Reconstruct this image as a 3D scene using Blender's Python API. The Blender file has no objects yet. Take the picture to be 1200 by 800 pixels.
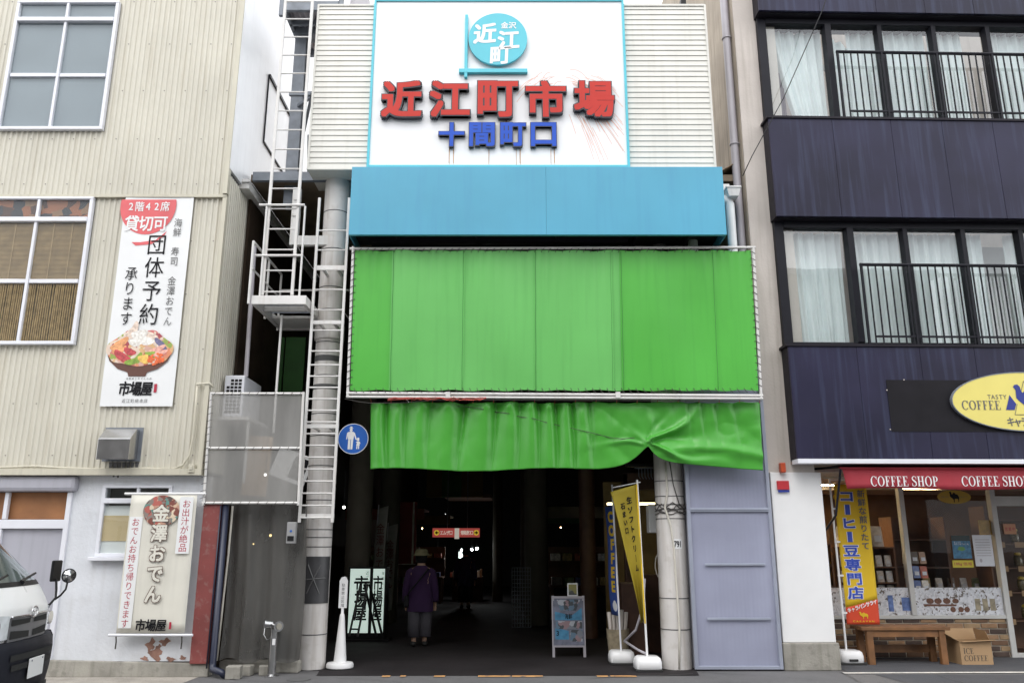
import bpy, bmesh, math, random
from mathutils import Vector, Matrix
random.seed(7)
SC = bpy.context.scene
COL = SC.collection
R = math.radians
# ------------------------------------------------------------------ camera
FPX, CXP, CYP, PITCH, EYE = 950.0, 600.0, 400.0, R(14.2), 1.5
cam = bpy.data.cameras.new('camera')
cam.sensor_width = 36.0
cam.sensor_fit = 'HORIZONTAL'
cam.lens = 36.0 * FPX / 1200.0
cam.clip_end = 2000
camo = bpy.data.objects.new('camera', cam)
COL.objects.link(camo)
camo.location = (0, 0, EYE)
camo.rotation_euler = (R(90) + PITCH, 0, 0)
SC.camera = camo
# ------------------------------------------------------------------ overcast sky
wd = bpy.data.worlds.new('World')
SC.world = wd
wd.use_nodes = True
nt = wd.node_tree
nt.nodes.clear()
SUN_EL, SUN_AZ = R(52), R(200)      # azimuth clockwise from +Y
sky = nt.nodes.new('ShaderNodeTexSky')
sky.sky_type = 'NISHITA'
sky.sun_disc = False
sky.sun_elevation = SUN_EL
sky.sun_rotation = SUN_AZ
sky.dust_density = 4.0
geo = nt.nodes.new('ShaderNodeTexCoord')
cn = nt.nodes.new('ShaderNodeTexNoise')
cn.inputs['Scale'].default_value = 2.2
cn.inputs['Detail'].default_value = 4
nt.links.new(geo.outputs['Generated'], cn.inputs['Vector'])
cr = nt.nodes.new('ShaderNodeValToRGB')
cr.color_ramp.elements[0].position = 0.3
cr.color_ramp.elements[0].color = (13.5, 13.8, 14.4, 1)
cr.color_ramp.elements[1].position = 0.7
cr.color_ramp.elements[1].color = (18.5, 18.6, 18.8, 1)
nt.links.new(cn.outputs['Fac'], cr.inputs['Fac'])
mx = nt.nodes.new('ShaderNodeMixRGB')
mx.inputs['Fac'].default_value = 0.9
nt.links.new(sky.outputs['Color'], mx.inputs['Color1'])
nt.links.new(cr.outputs['Color'], mx.inputs['Color2'])
bg = nt.nodes.new('ShaderNodeBackground')
bg.inputs['Strength'].default_value = 0.13
nt.links.new(mx.outputs['Color'], bg.inputs['Color'])
wo = nt.nodes.new('ShaderNodeOutputWorld')
nt.links.new(bg.outputs['Background'], wo.inputs['Surface'])
sl = bpy.data.lights.new('sun', 'SUN')
sl.energy = 0.7
sl.angle = R(25)
sl.color = (1.0, 0.97, 0.93)
so = bpy.data.objects.new('sun', sl)
COL.objects.link(so)
so.location = (0, -20, 40)
sd = Vector((math.sin(SUN_AZ) * math.cos(SUN_EL), math.cos(SUN_AZ) * math.cos(SUN_EL), math.sin(SUN_EL)))
so.rotation_euler = (-sd).to_track_quat('-Z', 'Y').to_euler()
SC.view_settings.view_transform = 'Standard'
SC.view_settings.look = 'None'
SC.view_settings.gamma = 1.0
SC.view_settings.exposure = 0.22
SC.view_settings.use_curve_mapping = False
SC.render.engine = 'CYCLES'
SC.cycles.use_denoising = True
SC.cycles.max_bounces = 8
SC.cycles.transparent_max_bounces = 16
SC.cycles.caustics_reflective = False
SC.cycles.caustics_refractive = False
SC.cycles.sample_clamp_indirect = 6.0

# ------------------------------------------------------------------ pixel -> real point on a real plane
def ray(px, py):
    u = (px - CXP) / FPX
    v = (CYP - py) / FPX
    return Vector((u, math.cos(PITCH) - v * math.sin(PITCH), math.sin(PITCH) + v * math.cos(PITCH)))
def W(px, py, Y):
    d = ray(px, py)
    t = Y / d.y
    return d.x * t, EYE + d.z * t
def WX(px, py, Y): return W(px, py, Y)[0]
def WZ(py, Y): return W(600, py, Y)[1]
def G(px, py):                      # point on the ground
    d = ray(px, py)
    t = -EYE / d.z
    return d.x * t, d.y * t
# the coffee building stands a degree and a half off the market front
RB_A = R(1.5)
RB_P = Vector((3.40, 10.85, 0))
RB_E = Vector((math.cos(RB_A), math.sin(RB_A), 0))
RB_N = Vector((-math.sin(RB_A), math.cos(RB_A), 0))
def RBX(p): return RB_P + RB_E * p[0] + RB_N * p[1] + Vector((0, 0, p[2]))
def RW(px, py, off):
    d = ray(px, py)
    c = Vector((0, 0, EYE))
    p0 = RB_P + RB_N * off
    t = (p0 - c).dot(RB_N) / d.dot(RB_N)
    h = c + d * t
    return (h - RB_P).dot(RB_E), h.z
def RX(px, py, off): return RW(px, py, off)[0]
def RZ(px, py, off): return RW(px, py, off)[1]

# ------------------------------------------------------------------ mesh builder
class MB:
    def __init__(s, xf=None):
        s.v = []; s.f = []; s.xf = xf
    def add(s, vs, fs):
        o = len(s.v)
        s.v += [tuple(p) for p in vs]
        s.f += [tuple(i + o for i in f) for f in fs]
        return s
    def box(s, x0, x1, y0, y1, z0, z1):
        return s.add([(x0,y0,z0),(x1,y0,z0),(x1,y1,z0),(x0,y1,z0),(x0,y0,z1),(x1,y0,z1),(x1,y1,z1),(x0,y1,z1)],
              [(0,3,2,1),(4,5,6,7),(0,1,5,4),(1,2,6,5),(2,3,7,6),(3,0,4,7)])
    def hexa(s, b, t):
        return s.add(list(b) + list(t), [(0,3,2,1),(4,5,6,7),(0,1,5,4),(1,2,6,5),(2,3,7,6),(3,0,4,7)])
    def quad(s, a, b, c, d): return s.add([a,b,c,d], [(0,1,2,3)])
    def bar(s, p0, p1, w, h):
        p0 = Vector(p0); p1 = Vector(p1)
        d = (p1 - p0).normalized()
        up = Vector((0,0,1)) if abs(d.z) < .9 else Vector((0,1,0))
        sx = d.cross(up).normalized(); sy = sx.cross(d).normalized()
        c = [(-w/2,-h/2),(w/2,-h/2),(w/2,h/2),(-w/2,h/2)]
        return s.hexa([p0 + sx*a + sy*b for a,b in c], [p1 + sx*a + sy*b for a,b in c])
    def cyl(s, p0, p1, r0, r1=None, n=16, cap=True):
        if r1 is None: r1 = r0
        p0 = Vector(p0); p1 = Vector(p1)
        d = (p1 - p0).normalized()
        a = Vector((1,0,0)) if abs(d.x) < .9 else Vector((0,1,0))
        u = d.cross(a).normalized(); w = d.cross(u)
        vs = []
        for p, r in ((p0,r0),(p1,r1)):
            for i in range(n):
                t = 2*math.pi*i/n
                vs.append(p + (u*math.cos(t) + w*math.sin(t))*r)
        fs = [(i,(i+1)%n,n+(i+1)%n,n+i) for i in range(n)]
        if cap: fs += [tuple(range(n-1,-1,-1)), tuple(range(n,2*n))]
        return s.add(vs, fs)
    def tube(s, pts, r, n=6):
        pts = [Vector(p) for p in pts]
        rings = []
        ref = None
        for i, p in enumerate(pts):
            d = (pts[min(i+1,len(pts)-1)] - pts[max(i-1,0)]).normalized()
            if ref is None:
                ref = Vector((0,0,1)) if abs(d.z) < .9 else Vector((1,0,0))
            u = d.cross(ref)
            if u.length < 1e-4:
                u = d.cross(Vector((0.3,1,0.2)))
            u.normalize(); w = d.cross(u); ref = u.cross(d)
            rr = r[i] if isinstance(r, (list,tuple)) else r
            rings.append([p + (u*math.cos(2*math.pi*k/n) + w*math.sin(2*math.pi*k/n))*rr for k in range(n)])
        vs = [q for g in rings for q in g]
        fs = []
        for i in range(len(pts)-1):
            for k in range(n):
                fs.append((i*n+k, i*n+(k+1)%n, (i+1)*n+(k+1)%n, (i+1)*n+k))
        fs += [tuple(range(n-1,-1,-1)), tuple(range((len(pts)-1)*n, len(pts)*n))]
        return s.add(vs, fs)
    def lathe(s, prof, c, n=24, sx=1, sy=1):
        vs = []
        for r, z in prof:
            for i in range(n):
                t = 2*math.pi*i/n
                vs.append((c[0] + r*sx*math.cos(t), c[1] + r*sy*math.sin(t), c[2] + z))
        fs = []
        for j in range(len(prof)-1):
            for i in range(n):
                fs.append((j*n+i, j*n+(i+1)%n, (j+1)*n+(i+1)%n, (j+1)*n+i))
        fs += [tuple(range(n-1,-1,-1)), tuple(range((len(prof)-1)*n, len(prof)*n))]
        return s.add(vs, fs)
    def grid(s, f, nu, nv):
        vs = [f(i/nu, j/nv) for j in range(nv+1) for i in range(nu+1)]
        fs = [(j*(nu+1)+i, j*(nu+1)+i+1, (j+1)*(nu+1)+i+1, (j+1)*(nu+1)+i) for j in range(nv) for i in range(nu)]
        return s.add(vs, fs)
    def ball(s, c, r, sx=1, sy=1, sz=1, n=12, m=8):
        prof = [(max(1e-4, r*math.sin(math.pi*j/m)), -r*sz*math.cos(math.pi*j/m)) for j in range(m+1)]
        return s.lathe(prof, c, n, sx, sy)
    def flat(s, pts, put, d0=0.0, d1=None):
        """polygon (u,v) placed by put(u,v,d); with d1 it gets a thickness"""
        n = len(pts)
        if d1 is None:
            return s.add([put(u,v,d0) for u,v in pts], [tuple(range(n))])
        vs = [put(u,v,d0) for u,v in pts] + [put(u,v,d1) for u,v in pts]
        fs = [tuple(range(n-1,-1,-1)), tuple(range(n,2*n))] + [(i,(i+1)%n,n+(i+1)%n,n+i) for i in range(n)]
        return s.add(vs, fs)
    def build(s, name, mat, parent=None, smooth=False, bevel=0.0, solid=0.0, sub=0, angle=None):
        vs = [s.xf(p) for p in s.v] if s.xf else s.v
        vs = [Vector(p) for p in vs]
        if parent is not None:
            org = wloc(parent)
        else:
            xs = [p.x for p in vs]; ys = [p.y for p in vs]; zs = [p.z for p in vs]
            org = Vector(((min(xs)+max(xs))/2, (min(ys)+max(ys))/2, min(zs)))
        me = bpy.data.meshes.new(name)
        me.from_pydata([p - org for p in vs], [], s.f)
        bm = bmesh.new(); bm.from_mesh(me)
        bmesh.ops.recalc_face_normals(bm, faces=bm.faces)
        bm.to_mesh(me); bm.free()
        if smooth:
            for p in me.polygons: p.use_smooth = True
            if angle: me.set_sharp_from_angle(angle=R(angle))
        o = bpy.data.objects.new(name, me)
        COL.objects.link(o)
        if parent is not None: o.parent = parent
        else: o.location = org
        if mat: me.materials.append(mat)
        if solid:
            m = o.modifiers.new('solid', 'SOLIDIFY'); m.thickness = solid; m.offset = 0
        if bevel:
            m = o.modifiers.new('bevel', 'BEVEL'); m.width = bevel; m.segments = 2; m.limit_method = 'ANGLE'; m.angle_limit = R(40)
        if sub:
            m = o.modifiers.new('sub', 'SUBSURF'); m.levels = sub; m.render_levels = sub
        return o
def wloc(o):
    v = Vector(o.location)
    while o.parent is not None:
        o = o.parent; v += Vector(o.location)
    return v
def tag(o, label=None, cat=None, group=None, kind=None):
    if label: o['label'] = label
    if cat: o['category'] = cat
    if group: o['group'] = group
    if kind: o['kind'] = kind
    return o
def thing(name, loc, label, cat, group=None):
    o = bpy.data.objects.new(name, None)
    o.empty_display_size = .1
    COL.objects.link(o)
    o.location = loc
    return tag(o, label, cat, group)
def dup(o, parent=None):
    c = o.copy()
    COL.objects.link(c)
    if parent is not None: c.parent = parent
    for ch in list(o.children): dup(ch, c)
    return c

# ------------------------------------------------------------------ materials
def mat(name, col, rough=.6, metal=0., var=.1, vs=2.5, bump=0., bs=60., streak=0., scol=None, spot=0., spcol=None, spscale=6., coat=0., trans=0., spec=.5):
    m = bpy.data.materials.new(name)
    m.use_nodes = True
    n = m.node_tree.nodes; l = m.node_tree.links
    b = n['Principled BSDF']
    b.inputs['Roughness'].default_value = rough
    b.inputs['Metallic'].default_value = metal
    b.inputs['Specular IOR Level'].default_value = spec
    if coat: b.inputs['Coat Weight'].default_value = coat; b.inputs['Coat Roughness'].default_value = .05
    tc = n.new('ShaderNodeTexCoord')
    def noise(scale, det=4, vec=None):
        t = n.new('ShaderNodeTexNoise')
        t.inputs['Scale'].default_value = scale; t.inputs['Detail'].default_value = det
        l.new(vec or tc.outputs['Object'], t.inputs['Vector'])
        return t.outputs['Fac']
    def ramp(s, a, b_):
        r = n.new('ShaderNodeMapRange')
        r.inputs['From Min'].default_value = a; r.inputs['From Max'].default_value = b_
        l.new(s, r.inputs['Value']); return r.outputs['Result']
    def mul(s, k):
        r = n.new('ShaderNodeMath'); r.operation = 'MULTIPLY'; r.inputs[1].default_value = k
        l.new(s, r.inputs[0]); return r.outputs[0]
    def mix(fac, c1, c2):
        r = n.new('ShaderNodeMixRGB')
        l.new(fac, r.inputs['Fac'])
        for q, c in (('Color1',c1),('Color2',c2)):
            if isinstance(c, tuple): r.inputs[q].default_value = (*c[:3], 1)
            else: l.new(c, r.inputs[q])
        return r.outputs['Color']
    c = tuple(col)
    out = mix(ramp(noise(vs, 5), .3, .7), tuple(x*(1-var) for x in c), tuple(min(1, x*(1+var)) for x in c))
    if streak:
        mp = n.new('ShaderNodeMapping'); mp.inputs['Scale'].default_value = (9, 9, .5)
        l.new(tc.outputs['Object'], mp.inputs['Vector'])
        out = mix(mul(ramp(noise(1.6, 5, mp.outputs['Vector']), .5, .75), streak), out, scol or tuple(x*.45 for x in c))
    if spot:
        out = mix(mul(ramp(noise(spscale, 8), .56, .66), spot), out, spcol or tuple(x*.5 for x in c))
    l.new(out, b.inputs['Base Color'])
    rr = n.new('ShaderNodeMapRange'); rr.inputs['To Min'].default_value = max(0, rough-.08); rr.inputs['To Max'].default_value = min(1, rough+.1)
    l.new(noise(vs*3, 3), rr.inputs['Value']); l.new(rr.outputs['Result'], b.inputs['Roughness'])
    if bump:
        bp = n.new('ShaderNodeBump'); bp.inputs['Strength'].default_value = bump; bp.inputs['Distance'].default_value = .01
        l.new(noise(bs, 6), bp.inputs['Height']); l.new(bp.outputs['Normal'], b.inputs['Normal'])
    if trans:
        tr = n.new('ShaderNodeBsdfTranslucent'); l.new(out, tr.inputs['Color'])
        ms = n.new('ShaderNodeMixShader'); ms.inputs['Fac'].default_value = trans
        l.new(b.outputs['BSDF'], ms.inputs[1]); l.new(tr.outputs['BSDF'], ms.inputs[2])
        l.new(ms.outputs['Shader'], n['Material Output'].inputs['Surface'])
    return m
def glass(name, tint=(.9,.93,.92), refl=1.0, rough=.0, dirt=0.0):
    m = bpy.data.materials.new(name); m.use_nodes = True
    n = m.node_tree.nodes; l = m.node_tree.links
    n.clear()
    tr = n.new('ShaderNodeBsdfTransparent'); tr.inputs['Color'].default_value = (*tint, 1)
    gl = n.new('ShaderNodeBsdfGlossy'); gl.inputs['Roughness'].default_value = rough; gl.inputs['Color'].default_value = (.95,.97,1,1)
    lw = n.new('ShaderNodeLayerWeight')                       # two-sided Schlick reflectance of a thin sheet
    pw = n.new('ShaderNodeMath'); pw.operation = 'POWER'; pw.inputs[1].default_value = 5
    l.new(lw.outputs['Facing'], pw.inputs[0])
    mu = n.new('ShaderNodeMath'); mu.operation = 'MULTIPLY_ADD'; mu.inputs[1].default_value = .9; mu.inputs[2].default_value = .07*refl; mu.use_clamp = True
    l.new(pw.outputs[0], mu.inputs[0])
    # slight waviness of the sheet
    tc = n.new('ShaderNodeTexCoord'); no = n.new('ShaderNodeTexNoise'); no.inputs['Scale'].default_value = 1.3
    l.new(tc.outputs['Object'], no.inputs['Vector'])
    bp = n.new('ShaderNodeBump'); bp.inputs['Strength'].default_value = .12; bp.inputs['Distance'].default_value = .02
    l.new(no.outputs['Fac'], bp.inputs['Height']); l.new(bp.outputs['Normal'], gl.inputs['Normal'])
    mi = n.new('ShaderNodeMixShader')
    l.new(mu.outputs[0], mi.inputs[0]); l.new(tr.outputs[0], mi.inputs[1]); l.new(gl.outputs[0], mi.inputs[2])
    last = mi.outputs[0]
    if dirt:
        df = n.new('ShaderNodeBsdfDiffuse'); df.inputs['Color'].default_value = (.55,.55,.52,1)
        m2 = n.new('ShaderNodeMixShader'); m2.inputs[0].default_value = dirt
        l.new(last, m2.inputs[1]); l.new(df.outputs[0], m2.inputs[2]); last = m2.outputs[0]
    o = n.new('ShaderNodeOutputMaterial'); l.new(last, o.inputs['Surface'])
    return m
def emit(name, col, s):
    m = bpy.data.materials.new(name); m.use_nodes = True
    b = m.node_tree.nodes['Principled BSDF']
    b.inputs['Base Color'].default_value = (*col, 1)
    b.inputs['Emission Color'].default_value = (*col, 1)
    b.inputs['Emission Strength'].default_value = s
    return m
def netmat(name, col, op):
    """woven mesh: fine square holes between threads, real transparency in the weave"""
    m = bpy.data.materials.new(name); m.use_nodes = True
    n = m.node_tree.nodes; l = m.node_tree.links
    b = n['Principled BSDF']; b.inputs['Base Color'].default_value = (*col, 1); b.inputs['Roughness'].default_value = .7
    tc = n.new('ShaderNodeTexCoord'); no = n.new('ShaderNodeTexNoise'); no.inputs['Scale'].default_value = 2.4; no.inputs['Detail'].default_value = 5
    mp = n.new('ShaderNodeMapping'); mp.inputs['Scale'].default_value = (1.6,1.6,.35)
    l.new(tc.outputs['Object'], mp.inputs['Vector']); l.new(mp.outputs['Vector'], no.inputs['Vector'])
    r = n.new('ShaderNodeMapRange'); r.inputs['From Min'].default_value = .3; r.inputs['From Max'].default_value = .7
    r.inputs['To Min'].default_value = op-.12; r.inputs['To Max'].default_value = op+.12
    l.new(no.outputs['Fac'], r.inputs['Value'])
    t = n.new('ShaderNodeBsdfTransparent'); ms = n.new('ShaderNodeMixShader')
    l.new(r.outputs['Result'], ms.inputs[0]); l.new(t.outputs[0], ms.inputs[1]); l.new(b.outputs[0], ms.inputs[2])
    l.new(ms.outputs[0], n['Material Output'].inputs['Surface'])
    return m
def picture(name, cols, scale=20., rough=.5, base=None, w=None):
    """a printed picture: irregular patches of the given colours"""
    m = bpy.data.materials.new(name); m.use_nodes = True
    n = m.node_tree.nodes; l = m.node_tree.links
    b = n['Principled BSDF']; b.inputs['Roughness'].default_value = rough
    tc = n.new('ShaderNodeTexCoord'); vo = n.new('ShaderNodeTexVoronoi'); vo.inputs['Scale'].default_value = scale
    no = n.new('ShaderNodeTexNoise'); no.inputs['Scale'].default_value = scale*.6; no.inputs['Detail'].default_value = 4
    ad = n.new('ShaderNodeMixRGB'); ad.inputs['Fac'].default_value = .12
    l.new(tc.outputs['Object'], no.inputs['Vector'])
    l.new(tc.outputs['Object'], ad.inputs['Color1']); l.new(no.outputs['Color'], ad.inputs['Color2'])
    l.new(ad.outputs['Color'], vo.inputs['Vector'])
    sp = n.new('ShaderNodeSeparateColor'); l.new(vo.outputs['Color'], sp.inputs[0])
    rp = n.new('ShaderNodeValToRGB'); rp.color_ramp.interpolation = 'CONSTANT'
    e = rp.color_ramp.elements
    for i, c in enumerate(cols):
        p = i/len(cols)
        if i < 2: e[i].position = p; e[i].color = (*c,1)
        else:
            q = e.new(p); q.color = (*c,1)
    l.new(sp.outputs[0], rp.inputs['Fac'])
    mm = n.new('ShaderNodeMixRGB'); mm.blend_type = 'MULTIPLY'; mm.inputs['Fac'].default_value = .5
    l.new(rp.outputs['Color'], mm.inputs['Color1']); l.new(no.outputs['Fac'], mm.inputs['Color2'])
    m3 = n.new('ShaderNodeMixRGB'); m3.inputs['Fac'].default_value = .35
    l.new(mm.outputs['Color'], m3.inputs['Color1']); l.new(rp.outputs['Color'], m3.inputs['Color2'])
    l.new(m3.outputs['Color'], b.inputs['Base Color'])
    return m
M = {}
M['beige'] = mat('beige_siding', (.60,.575,.49), .45, var=.06, streak=.38, scol=(.42,.37,.27), vs=1.2)
M['flash'] = mat('siding_trim', (.55,.52,.42), .4, var=.06, streak=.3)
M['skylit_white'] = mat('skylit_pale_wall', (.82,.83,.85), .35, var=.04, streak=.12, scol=(.5,.5,.52))  # pale siding, with sky glare put into its whiter colour
M['plaster'] = mat('white_plaster', (.67,.69,.725), .8, var=.06, bump=.5, bs=25, streak=.18, scol=(.45,.44,.42), spot=.25, spcol=(.5,.5,.5), spscale=3)
M['peel'] = mat('peeled_plaster', (.3,.17,.13), .9, var=.3, vs=12, bump=.6)
M['concrete'] = mat('stained_concrete', (.3,.285,.25), .9, var=.25, vs=3, bump=.5, bs=40, streak=.5, scol=(.13,.13,.1), spot=.4, spscale=9)
M['concrete_pale'] = mat('pale_render', (.55,.5,.46), .85, var=.08, vs=2, bump=.3, bs=30, streak=.35, scol=(.28,.25,.2))
M['concrete_side'] = mat('weathered_render', (.36,.31,.25), .9, var=.18, vs=1.4, bump=.3, streak=.6, scol=(.13,.12,.1))
M['alu'] = mat('white_aluminium', (.74,.75,.8), .35, var=.05)
M['grey_door'] = mat('grey_door_paint', (.40,.40,.45), .5, var=.04, streak=.15)
M['brownboard'] = mat('brown_board', (.30,.13,.05), .6, var=.25, vs=3)
M['blind'] = mat('grey_blind', (.25,.285,.325), .6, var=.08, vs=1.5)
M['bamboo'] = mat('bamboo_blind', (.38,.26,.13), .7, var=.18, vs=8)
M['reed'] = mat('reed_sticks', (.40,.28,.15), .7, var=.3, vs=14)
M['pattern'] = picture('patterned_cloth', [(.08,.03,.02),(.35,.12,.05),(.03,.03,.04),(.3,.16,.08)], 9)
M['glass'] = glass('window_glass', refl=.55)
M['glass_sky'] = glass('upper_window_glass', refl=1.25)
M['glass_shop'] = glass('shop_glass', (.98,.98,.97), .16)
M['white'] = mat('white_paint', (.8,.8,.8), .4, var=.04)
M['signwhite'] = mat('white_sign_face', (.82,.82,.83), .35, var=.025, vs=1)
M['bannerwhite'] = mat('white_banner_vinyl', (.78,.79,.79), .45, var=.03)
M['bannercream'] = mat('cream_banner_cloth', (.70,.68,.60), .6, var=.05, streak=.12)
M['ink'] = mat('black_ink', (.012,.012,.014), .6, var=.1, spec=.15)
M['inkgrey'] = mat('grey_ink', (.12,.12,.12), .5)
M['inkred'] = mat('red_ink', (.42,.02,.05), .5)
M['inkpink'] = mat('coral_ink', (.68,.12,.13), .5)
M['black'] = mat('black_plastic', (.012,.012,.013), .45, var=.2, spec=.25)
M['steel'] = mat('white_painted_steel', (.68,.67,.65), .45, var=.08, streak=.22, scol=(.35,.26,.18), vs=4)
M['galv'] = mat('galvanised_steel', (.19,.21,.24), .5, .2, var=.15, vs=8)
M['pipe'] = mat('white_column_paint', (.66,.635,.61), .45, var=.07, streak=.55, scol=(.36,.31,.26), vs=2.2, spot=.25, spcol=(.42,.38,.33), spscale=7)
M['seam'] = mat('dark_joint', (.1,.1,.1), .7)
M['lapwhite'] = mat('white_lap_siding', (.66,.65,.60), .4, var=.05, streak=.25, scol=(.5,.48,.42))
M['teal'] = mat('turquoise_paint', (.09,.50,.60), .4, var=.06)
M['blue'] = mat('blue_canopy_metal', (.075,.345,.50), .38, var=.09, vs=.7, streak=.22, scol=(.06,.24,.44))
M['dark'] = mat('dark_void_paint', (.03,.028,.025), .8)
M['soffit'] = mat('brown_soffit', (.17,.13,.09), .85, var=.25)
M['red3d'] = mat('red_letter_paint', (.52,.045,.035), .5, var=.05, spec=.2)
M['blue3d'] = mat('blue_letter_paint', (.03,.095,.50), .5, var=.05, spec=.2)
M['ltside'] = mat('letter_side_paint', (.03,.03,.04), .5)
M['rust'] = mat('rust_stain', (.50,.27,.13), .7, var=.3, vs=20)
M['firework'] = mat('firework_line_paint', (.80,.42,.30), .6, var=.2)
M['tarp'] = mat('green_tarpaulin', (.088,.465,.055), .42, var=.09, vs=.8, streak=.25, scol=(.045,.29,.035), trans=.12)
M['tarp_pale'] = mat('pale_green_tarpaulin', (.145,.53,.12), .42, var=.09, vs=.8, streak=.25, scol=(.08,.36,.07), trans=.12)  # paler green for the middle panels
M['tarp2'] = mat('green_tarpaulin_valance', (.075,.38,.045), .33, var=.07, vs=1.5, trans=.12, spec=.45)
M['rope'] = mat('dark_rope', (.07,.065,.06), .8)
M['ropewhite'] = mat('pale_rope', (.6,.57,.5), .8)
M['ropered'] = mat('red_cord', (.5,.1,.08), .8)
M['signblue'] = mat('traffic_sign_blue', (.02,.12,.48), .35)
M['navypanel'] = mat('dark_violet_metal', (.0175,.0165,.039), .4, .0, var=.4, vs=.8, streak=.62, scol=(.046,.055,.105), spec=.25)
M['navydark'] = mat('dark_metal_return', (.014,.012,.018), .5, var=.2, spec=.2)
M['navyframe'] = mat('dark_window_frame', (.011,.011,.016), .45, var=.15, spec=.2)
M['ghost'] = mat('old_sign_patch', (.011,.010,.013), .55, var=.3, spec=.18)
M['curtain'] = mat('white_lace_curtain', (.82,.89,.90), .9, var=.04, vs=3, trans=.15)
M['curtaindark'] = mat('mauve_curtain', (.16,.12,.15), .9, var=.15)
M['room'] = mat('dim_room', (.2,.19,.18), .9)
M['yellow'] = mat('yellow_sign_face', (.76,.66,.17), .35, var=.04)
M['navyink'] = mat('navy_ink', (.015,.03,.24), .45)
M['awning'] = mat('red_awning_cloth', (.36,.03,.045), .7, var=.1, vs=3)
M['awningdark'] = mat('dark_red_awning_top', (.25,.015,.02), .7, var=.15)
M['flagyellow'] = mat('yellow_flag_cloth', (.74,.50,.02), .7, var=.05, trans=.15)
M['flagyellowgreen'] = mat('mustard_flag_cloth', (.40,.31,.025), .7, var=.08, trans=.15)
M['flagred'] = mat('red_flag_cloth', (.62,.06,.02), .7, var=.06)
M['flagblue'] = mat('blue_flag_cloth', (.02,.06,.26), .7, var=.1)
M['flagink'] = mat('blue_flag_ink', (.03,.07,.42), .6)
M['oak'] = mat('brown_bench_wood', (.20,.092,.035), .55, var=.3, vs=5, bump=.15)
M['card'] = mat('brown_cardboard', (.40,.26,.14), .8, var=.06)
M['cardink'] = mat('cardboard_print', (.10,.08,.06), .8)
M['poly'] = mat('lilac_polycarbonate', (.40,.42,.55), .3, var=.16, vs=.8, streak=.12, scol=(.27,.29,.40))
_n = M['poly'].node_tree; _t = _n.nodes.new('ShaderNodeBsdfTransparent'); _m = _n.nodes.new('ShaderNodeMixShader'); _m.inputs[0].default_value = .78
_n.links.new(_t.outputs[0], _m.inputs[1]); _n.links.new(_n.nodes['Principled BSDF'].outputs[0], _m.inputs[2]); _n.links.new(_m.outputs[0], _n.nodes['Material Output'].inputs['Surface'])
M['polyframe'] = mat('aluminium_trim', (.40,.43,.52), .35, .4)
M['grav'] = mat('pebbled_concrete', (.36,.33,.29), .95, var=.2, vs=4, bump=1.0, bs=70, spot=.7, spcol=(.2,.18,.15), spscale=45)
M['asphalt'] = mat('street_asphalt', (.135,.133,.135), .9, var=.14, vs=1.5, bump=.7, bs=120, spot=.35, spcol=(.07,.07,.07), spscale=70)
M['asphaltdark'] = mat('dark_asphalt_patch', (.075,.077,.085), .85, var=.12, vs=2, bump=.6, bs=120)
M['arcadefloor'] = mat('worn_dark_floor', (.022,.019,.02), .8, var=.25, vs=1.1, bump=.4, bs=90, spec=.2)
M['roadwhite'] = mat('worn_white_line', (.62,.60,.56), .8, var=.15, vs=6, spot=.6, spcol=(.2,.2,.2), spscale=18)
M['roadorange'] = mat('worn_orange_line', (.60,.32,.12), .8, var=.2, vs=6, spot=.9, spcol=(.14,.13,.13), spscale=9)
M['redpaint'] = mat('rust_red_paint', (.22,.055,.05), .55, var=.15, vs=3, spot=.3, spcol=(.3,.22,.2), spscale=14)
M['navypipe'] = mat('navy_drainpipe', (.02,.025,.05), .35)
M['greypipe'] = mat('grey_pvc_pipe', (.40,.38,.41), .45, var=.08, streak=.2)
M['whitepipe'] = mat('white_pvc_pipe', (.70,.72,.72), .35)
M['net'] = netmat('grey_mesh_sheet', (.31,.305,.29), .66)
M['netdark'] = netmat('brown_mesh_curtain', (.10,.097,.09), .77)
M['stainless'] = mat('stainless_steel', (.50,.50,.50), .2, .95, var=.1)
M['brass'] = mat('dull_fitting', (.35,.33,.28), .35, .8)
M['vanwhite'] = mat('white_van_paint', (.82,.82,.82), .3, var=.01, coat=.15)
M['vanblack'] = mat('textured_black_bumper', (.014,.015,.022), .55, spec=.25, var=.15, bump=.15, bs=200)
M['chrome'] = mat('chrome', (.7,.7,.72), .12, 1.0, var=.03)
M['lens'] = mat('clear_headlight_lens', (.74,.77,.80), .1, .0, var=.15, vs=14, coat=1)
M['rubber'] = mat('rubber', (.02,.02,.02), .8)
M['vanint'] = mat('van_interior', (.1,.1,.1), .8)
M['coat'] = mat('purple_coat_cloth', (.034,.011,.054), .9, var=.12)
M['skin'] = mat('skin', (.45,.28,.2), .6)
M['hat'] = mat('cream_hat', (.16,.145,.08), .85)
M['trouser'] = mat('pale_trouser_cloth', (.07,.066,.078), .9)
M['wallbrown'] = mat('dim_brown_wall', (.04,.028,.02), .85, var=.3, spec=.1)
M['darkbrown'] = mat('dark_brown_wood', (.07,.033,.02), .6, var=.3, vs=4)
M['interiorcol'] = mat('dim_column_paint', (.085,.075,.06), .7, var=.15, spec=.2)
M['backgreen'] = mat('green_panel', (.03,.12,.02), .6, var=.2)
M['backyellow'] = mat('amber_panel', (.16,.10,.01), .6, var=.2)
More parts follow.
